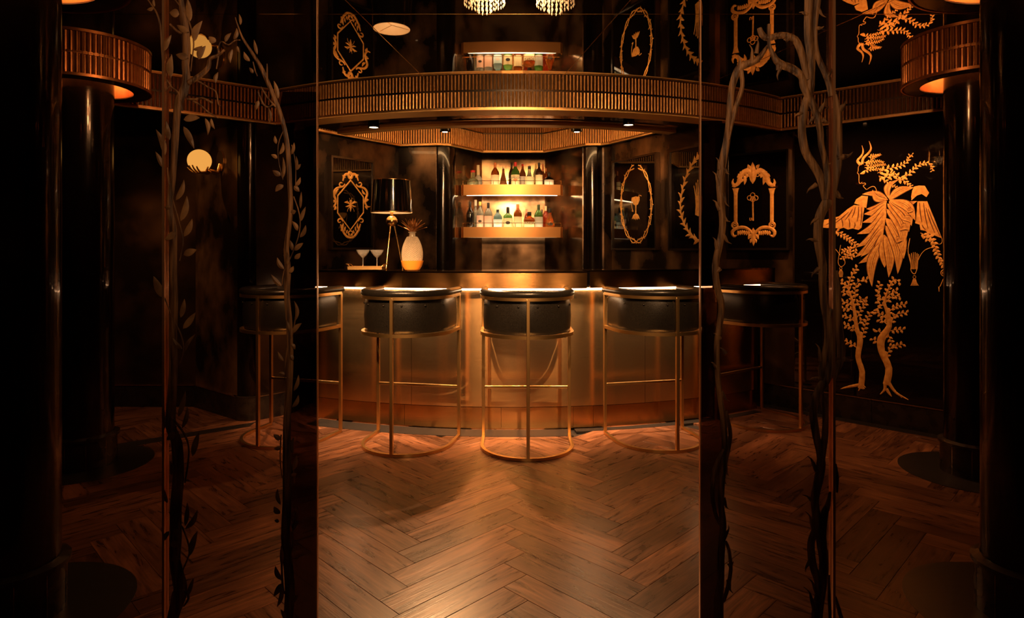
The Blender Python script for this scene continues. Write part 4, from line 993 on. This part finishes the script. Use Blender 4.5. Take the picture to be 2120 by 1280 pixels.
# ------------------------------------------------------------------ the globe held by a brass hand
gc = px(413, 333, 4.80); gr = 23.2*4.80/F
wallp = Vector((*ray_wall((-2.65,5.26), (-2.12,4.85), 458), ZC-(333-CY)*4.97/F))
sc = thing('wall_sconce', 'brass hand holding a glowing opal globe on the bronze panel', 'wall lamp', tuple(wallp))
MB().ball(gc, gr, 32, 20).build('globe', M['globe'], sc, smooth=True)
un = Vector((-.61,-.79,0)); tn = Vector((.79,-.61,0))
vs = []; n_ = 28
for h_ in (.002, .012):
    for i in range(n_): a = 2*math.pi*i/n_; q = wallp+un*h_+tn*(.055*math.cos(a))+Vector((0,0,.085*math.sin(a))); vs.append(q)
MB().add(vs, [tuple(range(n_))[::-1], tuple(range(n_,2*n_))]+[(i,(i+1)%n_,n_+(i+1)%n_,n_+i) for i in range(n_)]).build('back_plate', M['frame'], sc)
low = Vector((0,0,-.075)); wr_ = wallp+un*.10+low*.95; pm = gc+Vector((.035,.05,-gr*.93))
MB().tube([wallp+un*.012+low*.3, wallp+un*.03+low*1.2, wr_+Vector((0,0,-.01)), (wr_+pm)/2+Vector((0,0,-.004)), pm], [.012,.015,.016,.018,.024], 12).build('arm', M['frame'], sc, smooth=True)
hd = MB(); hd.ball(pm+Vector((0,0,-.002)), .030, 16, 10, sz=.5)
dirg = (gc-wallp); dirg.z = 0; dirg.normalize(); sd = Vector((-dirg.y, dirg.x, 0))
for k, (off, ln) in enumerate(((-.034,.85),(-.012,1.0),(.010,1.02),(.032,.9),)):
    pts = [pm+sd*off*.6]
    for q in range(1, 6):
        th = math.radians(-88+ (12*q)*ln); r_ = gr+.008
        pts.append(gc+dirg*(r_*math.cos(th))*(.98)*(1 if True else 0)*math.sqrt(max(0,1-(off*.8/gr)**2))+sd*off*(1+.1*q)+Vector((0,0,r_*math.sin(th))))
    hd.tube(pts, [.009,.0085,.008,.007,.006,.005], 8)
hd.tube([pm+sd*.02, gc+sd*(gr*.55)-dirg*.02+Vector((0,0,-gr*.86)), gc+sd*(gr*.86)-dirg*.01+Vector((0,0,-gr*.55))], [.010,.009,.006], 8)
hd.build('hand', M['frame'], sc, smooth=True)

# ------------------------------------------------------------------ crystal chandeliers at the top edge
M['crystal'] = mat('crystal', (.95,.85,.7), .05, 0, Transmission_Weight=.6, IOR=1.6)
def chandelier(x, d, zb_, r, label, n):
    t = thing('crystal_chandelier', label, 'chandelier', ((x-CX)*d/F, d, zb_), group='small crystal chandeliers')
    MB().lathe([(r*1.02,.07),(r*1.02,.078),(r*.2,.085),(r*.2,H-zb_-.001)], n=32).build('ring', M['gold'], t, smooth=True, **K)
    MB().ball((0,0,.085), .016, 12, 8).build('bulb', emit('crystal_bulb', (1,.75,.5), 1.6), t, **K)
    dr = MB(); 
    for ri, (rr, zz, m_) in enumerate(((r, .02, n), (r*.7, .0, int(n*.7)), (r*.35, -.01, int(n*.35)))):
        for k in range(m_):
            a = 2*math.pi*k/m_; X, Y = rr*math.cos(a), rr*math.sin(a)
            for q in range(4):
                z = .062-q*.020+(.0 if ri == 0 else -.006*ri)
                if z < zz: continue
                dr.add([(X,Y,z+.008),(X+.0035,Y,z),(X,Y+.0035,z),(X-.0035,Y,z),(X,Y-.0035,z),(X,Y,z-.009)], [(0,1,2),(0,2,3),(0,3,4),(0,4,1),(5,2,1),(5,3,2),(5,4,3),(5,1,4)])
    dr.build('crystal_drops', M['crystal'], t, **K, kind='stuff')
chandelier(1003, 2.55, 2.292, .082, 'crystal drop chandelier hanging at the top edge, left of the two', 30)
chandelier(1150, 2.62, 2.315, .078, 'smaller crystal chandelier at the top edge, right of the two', 26)

# ------------------------------------------------------------------ smoked glass panels with painted vines
GY = 1.45
def gx(x): return (x-CX)*GY/F
def pane(label, x0, x1, dark=None):
    t = thing('glass_panel', label, 'glass panel', ((x0+x1)/2, GY, 0))
    MB().box(x0, x1, GY, GY+.010, .002, H-.004).build('pane', M['pane'], t)
    return t
gl1 = pane('left smoked glass panel painted with leafy vines', gx(343)+.0, gx(655))
gl0 = pane('outermost left smoked glass panel in front of the black columns', -1.75, gx(338))
gr1 = pane('right smoked glass panel painted with thorny branches', gx(1452), gx(1722))
gr0 = pane('outermost right smoked glass panel in front of the mural', gx(1728), 1.75)
M['edge'] = mat('bronze_glass_edge', (.70,.38,.20), .3, .8)
for (a, b, t) in ((gx(338), gx(343), gl1), (gx(1722), gx(1727.5), gr1)):
    MB().box(a+.0002, b-.0002, GY-.006, GY+.014, .002, H-.004).build('edge_profile', M['edge'], t)
for (a, b, t) in ((gx(655)+.0002, gx(656.8), gl1), (gx(1449.7), gx(1452)-.0002, gr1)):
    MB().box(a, b, GY, GY+.010, .002, H-.004).build('polished_edge', M['edge'], t)
fg = Flat((-1, GY), (1, GY), .0006)
fgl = Flat((-1, GY), (1, GY), .0022); fgd = Flat((-1, GY+.0), (1, GY+.0), .0003)
v2 = [(487,36),(500,74),(519,105),(538,135),(553,167),(564,194),(578,228),(588,262),(596,310),(600,383),(602,434),(598,475),(593,516),(596,560),(594,610),(598,658),(600,700),(601,751),(598,807),(594,880),(594,960),(594,1036),(591,1114),(597,1177),(600,1224),(597,1280),(597,1340)]
w2 = [2,4,6,8,9,9,9,9,10,10,10,10,11,13,12,13,13,13,14,16,18,18,19,20,21,20,20]
m = MB(); P_ = [fgd.w(fgd.uv(*p)) for p in [(585,190)]+v2[6:]+[(655,1340),(655,190)]]
m.add(P_, [tuple(range(len(P_)))]); m.build('painted_margin', M['pane_dark'], gl1, fix=False)
def strand(name, pts, ws, t, fl=fg):
    m = MB(); fl.ribbon(m, pts, ws, .0035); return m.build(name, M['vine'], t, fix=False, smooth=True)
strand('vine_stem', v2, w2, gl1)
strand('vine_stem', [(372,-40),(374,0),(380,36),(384,72),(386,105),(384,135),(386,165),(380,190),(370,211),(365,250),(362,300),(357,371),(351,429),(358,468),(359,492),(358,560),(360,624),(358,695),(359,751),(356,821),(353,880),(362,905),(367,927),(369,989),(364,1055),(364,1114),(362,1161),(372,1208),(372,1233),(358,1280),(356,1340)],
       [10,12,16,18,18,16,17,20,18,16,15,14,14,15,16,17,17,18,18,20,22,22,24,24,25,25,24,30,28,24,24], gl1)
for pts, ws in [([(388,172),(401,165),(420,152),(432,138),(435,122),(450,115),(465,103)],[12,12,11,10,8,7,5]), ([(352,-20),(363,0),(385,30),(397,63),(401,91),(398,120),(395,148)],[3,3,3.5,3.5,3,3,2]),
                ([(448,143),(452,118),(452,101),(458,86),(473,93),(486,84),(498,83)],[2.5,3,3,3,3,2.5,2.5]), ([(387,205),(405,206),(418,203),(430,208),(441,214)],[6,5,5,4,4]), ([(400,210),(414,217),(431,232),(452,245)],[4,4,3,2]),
                ([(410,168),(430,180),(447,190),(452,215),(458,220)],[4,3,3,2.5,3]), ([(378,70),(366,64),(352,50)],[7,6,4]),
                ([(346,347),(350,380),(358,415),(375,475),(379,504),(372,540)],[3,3,3,3,3,2]), ([(338,610),(350,640),(362,667),(376,697),(380,726),(373,752)],[3,3,3.5,3.5,3,2]),
                ([(352,860),(368,880),(382,900),(391,927),(389,961),(383,1000)],[5,5,5,4,4,3]), ([(350,1060),(365,1080),(378,1093),(391,1130),(391,1150),(378,1182)],[3,4,4,4,4,3]), ([(354,1250),(362,1222),(385,1225),(390,1240),(380,1256)],[4,5,6,5,3]),
                ([(345,165),(355,180),(367,190),(374,205),(378,230)],[3,3,4,4,3]), ([(340,190),(355,175)],[3,2]),
                ([(534,190),(545,215),(556,222),(566,215)],[3,4,4,4]), ([(540,180),(556,205),(572,222)],[3,4,4]), ([(524,128),(528,145),(533,158)],[2,3,2]), ([(553,165),(553,132)],[5,2]),
                ([(608,407),(620,444),(620,480),(605,526),(588,562),(584,590)],[2.5,2.5,2.5,2.5,2.5,2]), ([(612,655),(606,690),(595,722),(590,762),(590,790)],[2.5,3,3,2.5,2]), ([(588,268),(576,300),(578,340),(586,372)],[2,2,2,2]), ([(604,300),(612,340),(612,384)],[2,2,2]),
                ([(582,900),(580,950),(584,990)],[3,3,2]), ([(606,960),(610,1000)],[3,2]), ([(583,1130),(584,1200),(588,1230)],[4,5,4]), ([(606,1080),(609,1060)],[3,3]), ([(604,1100),(606,1130),(600,1150)],[3,3,2])]:
    strand('vine_tendril', pts, ws, gl1, fgl)
LV = [((402,86),(419,43),16),((394,44),(388,-4),13),((371,30),(351,26),18),((341,105),(355,72),12),((391,66),(366,52),13),((411,123),(426,95),15),((400,103),(419,95),8),((390,120),(364,113),15),((354,160),(356,113),15),
 ((447,87),(432,76),14),((466,87),(479,68),9),((484,82),(490,58),9),((498,52),(495,29),6),((481,102),(477,131),9),((491,95),(496,110),6),((446,172),(452,149),9),((533,113),(526,82),7),((517,127),(505,107),9),((576,205),(567,167),9),
 ((556,223),(557,257),7),((535,208),(530,228),9),((524,152),(516,140),7),((380,248),(414,244),15),((425,245),(430,280),9),((437,245),(445,268),7),((380,262),(402,308),13),((351,290),(344,250),12),((342,322),(323,268),13),((337,347),(322,314),10),
 ((364,415),(381,372),12),((374,458),(387,406),14),((381,490),(398,453),13),((380,528),(407,517),15),((364,480),(341,497),14),((353,430),(341,430),10),((579,320),(586,295),8),((604,320),(609,295),7),((572,298),(569,281),7),((574,328),(561,320),8),
 ((586,369),(586,325),7),((612,352),(613,323),6),((613,352),(623,340),8),((581,364),(564,353),11),((587,383),(570,397),12),((611,386),(622,367),8),((609,385),(620,397),10),((622,432),(624,397),6),((623,458),(633,428),8),((621,492),(633,466),9),
 ((616,478),(605,458),9),((610,519),(628,503),10),((602,440),(613,437),10),((610,536),(622,524),10),((605,519),(600,497),8),((588,558),(574,533),10),((595,550),(594,521),8),((338,617),(318,572),17),((374,658),(382,619),11),((379,681),(405,647),13),
 ((381,731),(405,692),8),((377,723),(358,700),11),((369,863),(384,810),11),((377,887),(388,841),10),((583,593),(561,568),10),((598,565),(608,551),9),((612,664),(609,623),8),((606,690),(625,669),10),((600,688),(592,662),8),((587,748),(575,728),8),
 ((590,776),(577,772),8),((602,712),(611,724),9),((601,735),(607,747),10),((608,810),(618,776),8),((605,844),(618,818),9),((398,946),(412,894),13),((362,895),(345,912),15),((347,1042),(341,1014),9),((384,1096),(409,1055),11),((392,1152),(409,1099),13),
 ((383,1090),(388,1040),10),((388,1236),(401,1196),9),((350,1100),(341,1120),9),((358,1105),(372,1096),14),((352,1128),(374,1126),15),((354,1160),(374,1158),12),((355,985),(352,955),10),((581,911),(566,900),11),((581,926),(567,930),9),((606,940),(609,905),8),((606,974),(614,943),9),((603,985),(614,980),9),
 ((581,1046),(575,1011),9),((580,1064),(567,1049),12),((578,1080),(568,1078),8),((609,1083),(612,1047),7),((606,1099),(619,1078),10),((583,1170),(582,1130),9),((583,1202),(570,1172),11),((583,1208),(566,1236),12),((584,1217),(573,1258),10),((590,1285),(581,1262),9),((604,1250),(617,1232),12)]
for i, (b, t_, w) in enumerate(LV):
    m = MB(); Flat((-1,GY),(1,GY), .0040+.0004*(i%3)).leaf(m, b, t_, w, random.uniform(-.12,.12), .0022, 8); m.build('leaf', M['vine_leaf'], gl1, fix=False, smooth=True)
# the tendril that continues on the outer pane
strand('vine_tendril', [(300,-10),(312,8),(325,28),(332,55),(334,90),(336,128)], [3,3,4,4,3,2], gl0, fgl)
for b, t_, w in (((318,16),(304,20),8),((320,14),(319,-4),6)):
    m = MB(); fgl.leaf(m, b, t_, w, .1, .0022, 8); m.build('leaf', M['vine_leaf'], gl0, fix=False, smooth=True)
# thorny branches
r1s = [(1590,94),(1567,124),(1534,138),(1520,164),(1513,199),(1510,246),(1505,290),(1497,331),(1491,372),(1493,421),(1496,468),(1489,509),(1481,550),(1484,591),(1494,632),(1490,673),(1484,713),(1486,779),(1492,832),(1498,872),(1501,940),(1495,993),(1493,1046),(1497,1086),(1493,1152),(1492,1206),(1488,1245),(1490,1340)]
m = MB(); P_ = [fgd.w(fgd.uv(*p)) for p in [(1495,250)]+r1s[7:]+[(1452,1340),(1452,250)]]
m.add(P_, [tuple(range(len(P_)))]); m.build('painted_margin', M['pane_dark'], gr1, fix=False)
M['thorn'] = noise_mat('painted_thorn_branch', (.06,.026,.010), (.38,.19,.07), 100, .4, .7, .05, .38, .66, .6, (1,1,.10), 6)
def tbr(pts, ws, fl=fg):
    m = MB(); fl.ribbon(m, pts, ws, .0045); m.build('branch', M['thorn'], gr1, fix=False, smooth=True)
tbr(r1s, [5,13,17,15,14,14,15,17,17,15,14,15,14,14,14,13,12,12,12,13,14,13,12,14,15,15,20,20])
tbr([(1534,146),(1537,178),(1527,211),(1516,250),(1509,290)], [10,9,10,9,6], fgl)
tbr([(1498,930),(1480,972),(1475,1020),(1480,1060),(1492,1089)], [9,10,9,8,5], fgl)
tbr([(1501,1120),(1509,1139),(1513,1179),(1506,1219),(1498,1245)], [7,7,8,9,8], fgl)
tbr([(1503,850),(1507,870),(1512,899),(1508,933),(1502,960)], [6,8,9,8,7], fgl)
tbr([(1572,58),(1578,72),(1590,79),(1618,73),(1646,82),(1660,112),(1667,141),(1673,165)], [10,14,13,14,16,16,15,12])
tbr([(1592,50),(1592,89),(1600,112),(1613,131),(1641,143),(1660,159),(1664,178),(1674,199),(1688,230),(1698,269),(1700,300),(1708,331),(1713,372),(1711,413)], [7,7,11,17,18,16,17,18,15,14,13,13,13,12], fgl)
tbr([(1677,-40),(1677,0),(1674,70),(1679,117),(1679,152),(1677,187),(1665,223),(1660,265),(1664,300),(1672,323),(1694,358),(1703,386),(1708,413)], [24,23,19,18,16,17,17,17,18,18,18,16,14])
tbr([(1695,-40),(1693,0),(1688,40),(1688,80),(1693,117),(1714,164),(1722,199)], [14,14,12,9,12,15,14])
tbr([(1714,413),(1711,421),(1697,449),(1694,495),(1703,550),(1703,591),(1708,635),(1714,675),(1714,713),(1702,766),(1705,795)], [22,22,20,20,18,17,18,17,18,17,14])
tbr([(1722,640),(1718,660),(1720,700),(1720,740),(1716,775),(1695,811),(1684,846),(1687,886),(1697,939),(1700,960),(1695,993),(1687,1033),(1690,1073),(1687,1099),(1679,1126),(1682,1166),(1692,1200),(1695,1225)], [8,10,13,16,20,20,17,17,14,20,20,18,17,16,16,17,15,10], fgl)
tbr([(1695,800),(1708,846),(1708,899),(1702,945),(1697,980)], [10,13,14,15,14])
tbr([(1719,1018),(1714,1045),(1706,1067),(1700,1113),(1706,1166),(1700,1219),(1692,1270),(1690,1340)], [5,12,18,22,20,22,24,26])
tbr([(1716,1190),(1717,1245),(1720,1300)], [5,7,6], fgl)
# part of the branch that crosses onto the outer pane
def tbr0(pts, ws, fl=fg):
    m = MB(); fl.ribbon(m, pts, ws, .0045); m.build('branch', M['thorn'], gr0, fix=False, smooth=True)
tbr0([(1731,195),(1736,234),(1737,290),(1736,340),(1731,380),(1730,400)], [4,13,15,15,9,3])
tbr0([(1732,560),(1735,600),(1737,673),(1742,730),(1736,760),(1730,785)], [6,13,15,19,13,4])
tbr0([(1730,960),(1733,990),(1733,1020)], [4,8,4]); tbr0([(1730,1235),(1736,1260),(1745,1290)], [3,8,10])
TH = [((1669,30),(1654,26)),((1695,18),(1711,36)),((1692,58),(1706,54)),((1714,156),(1722,141)),((1530,137),(1528,113)),((1556,122),(1551,92)),((1566,104),(1566,78)),((1616,142),(1611,167)),((1658,236),(1645,242)),
 ((1705,248),(1719,254)),((1698,226),(1707,203)),((1686,244),(1673,262)),((1708,340),(1720,337)),((1686,386),(1670,401)),((1488,346),(1482,326)),((1486,378),(1475,355)),((1500,350),(1511,361)),((1499,406),(1510,428)),
 ((1487,430),(1475,414)),((1499,450),(1512,459)),((1483,510),(1475,491)),((1499,488),(1515,505)),((1690,455),(1678,466)),((1690,499),(1668,498)),((1697,740),(1688,711)),((1696,785),(1675,787)),((1497,815),(1511,831)),
 ((1686,968),(1670,944)),((1684,1042),(1660,1025)),((1681,1092),(1666,1058)),((1676,1165),(1668,1186)),((1688,1225),(1671,1197)),((1682,1254),(1663,1215)),((1706,1105),(1713,1125)),((1503,963),(1513,989)),((1500,1036),(1510,1055)),
 ((1500,1110),(1508,1086)),((1510,1170),(1519,1162)),((1510,1206),(1518,1229)),((1692,560),(1680,575)),((1488,560),(1476,575)),((1488,700),(1476,690)),((1482,760),(1472,750)),((1497,990),(1506,1003)),((1610,140),(1604,122)),((1628,82),(1640,68)),((1500,730),(1490,720))]
def thorn(b, t_, w, t):
    b, e = Vector(b), Vector(t_); d = e-b; nv = Vector((-d.y, d.x))*.14; m = MB()
    fgl.ribbon(m, [b-d*.28, b+d*.25+nv*.6, b+d*.65+nv, e], [w, w*.75, w*.35, .4], .003); m.build('thorn', M['thorn'], t, fix=False, smooth=True)
for b, t_ in TH: thorn(b, t_, 10, gr1)
for b, t_ in (((1740,325),(1766,314)),((1733,402),(1747,411)),((1741,740),(1767,745)),((1740,225),(1750,208))): thorn(b, t_, 15, gr0)
bpy.context.view_layer.update()
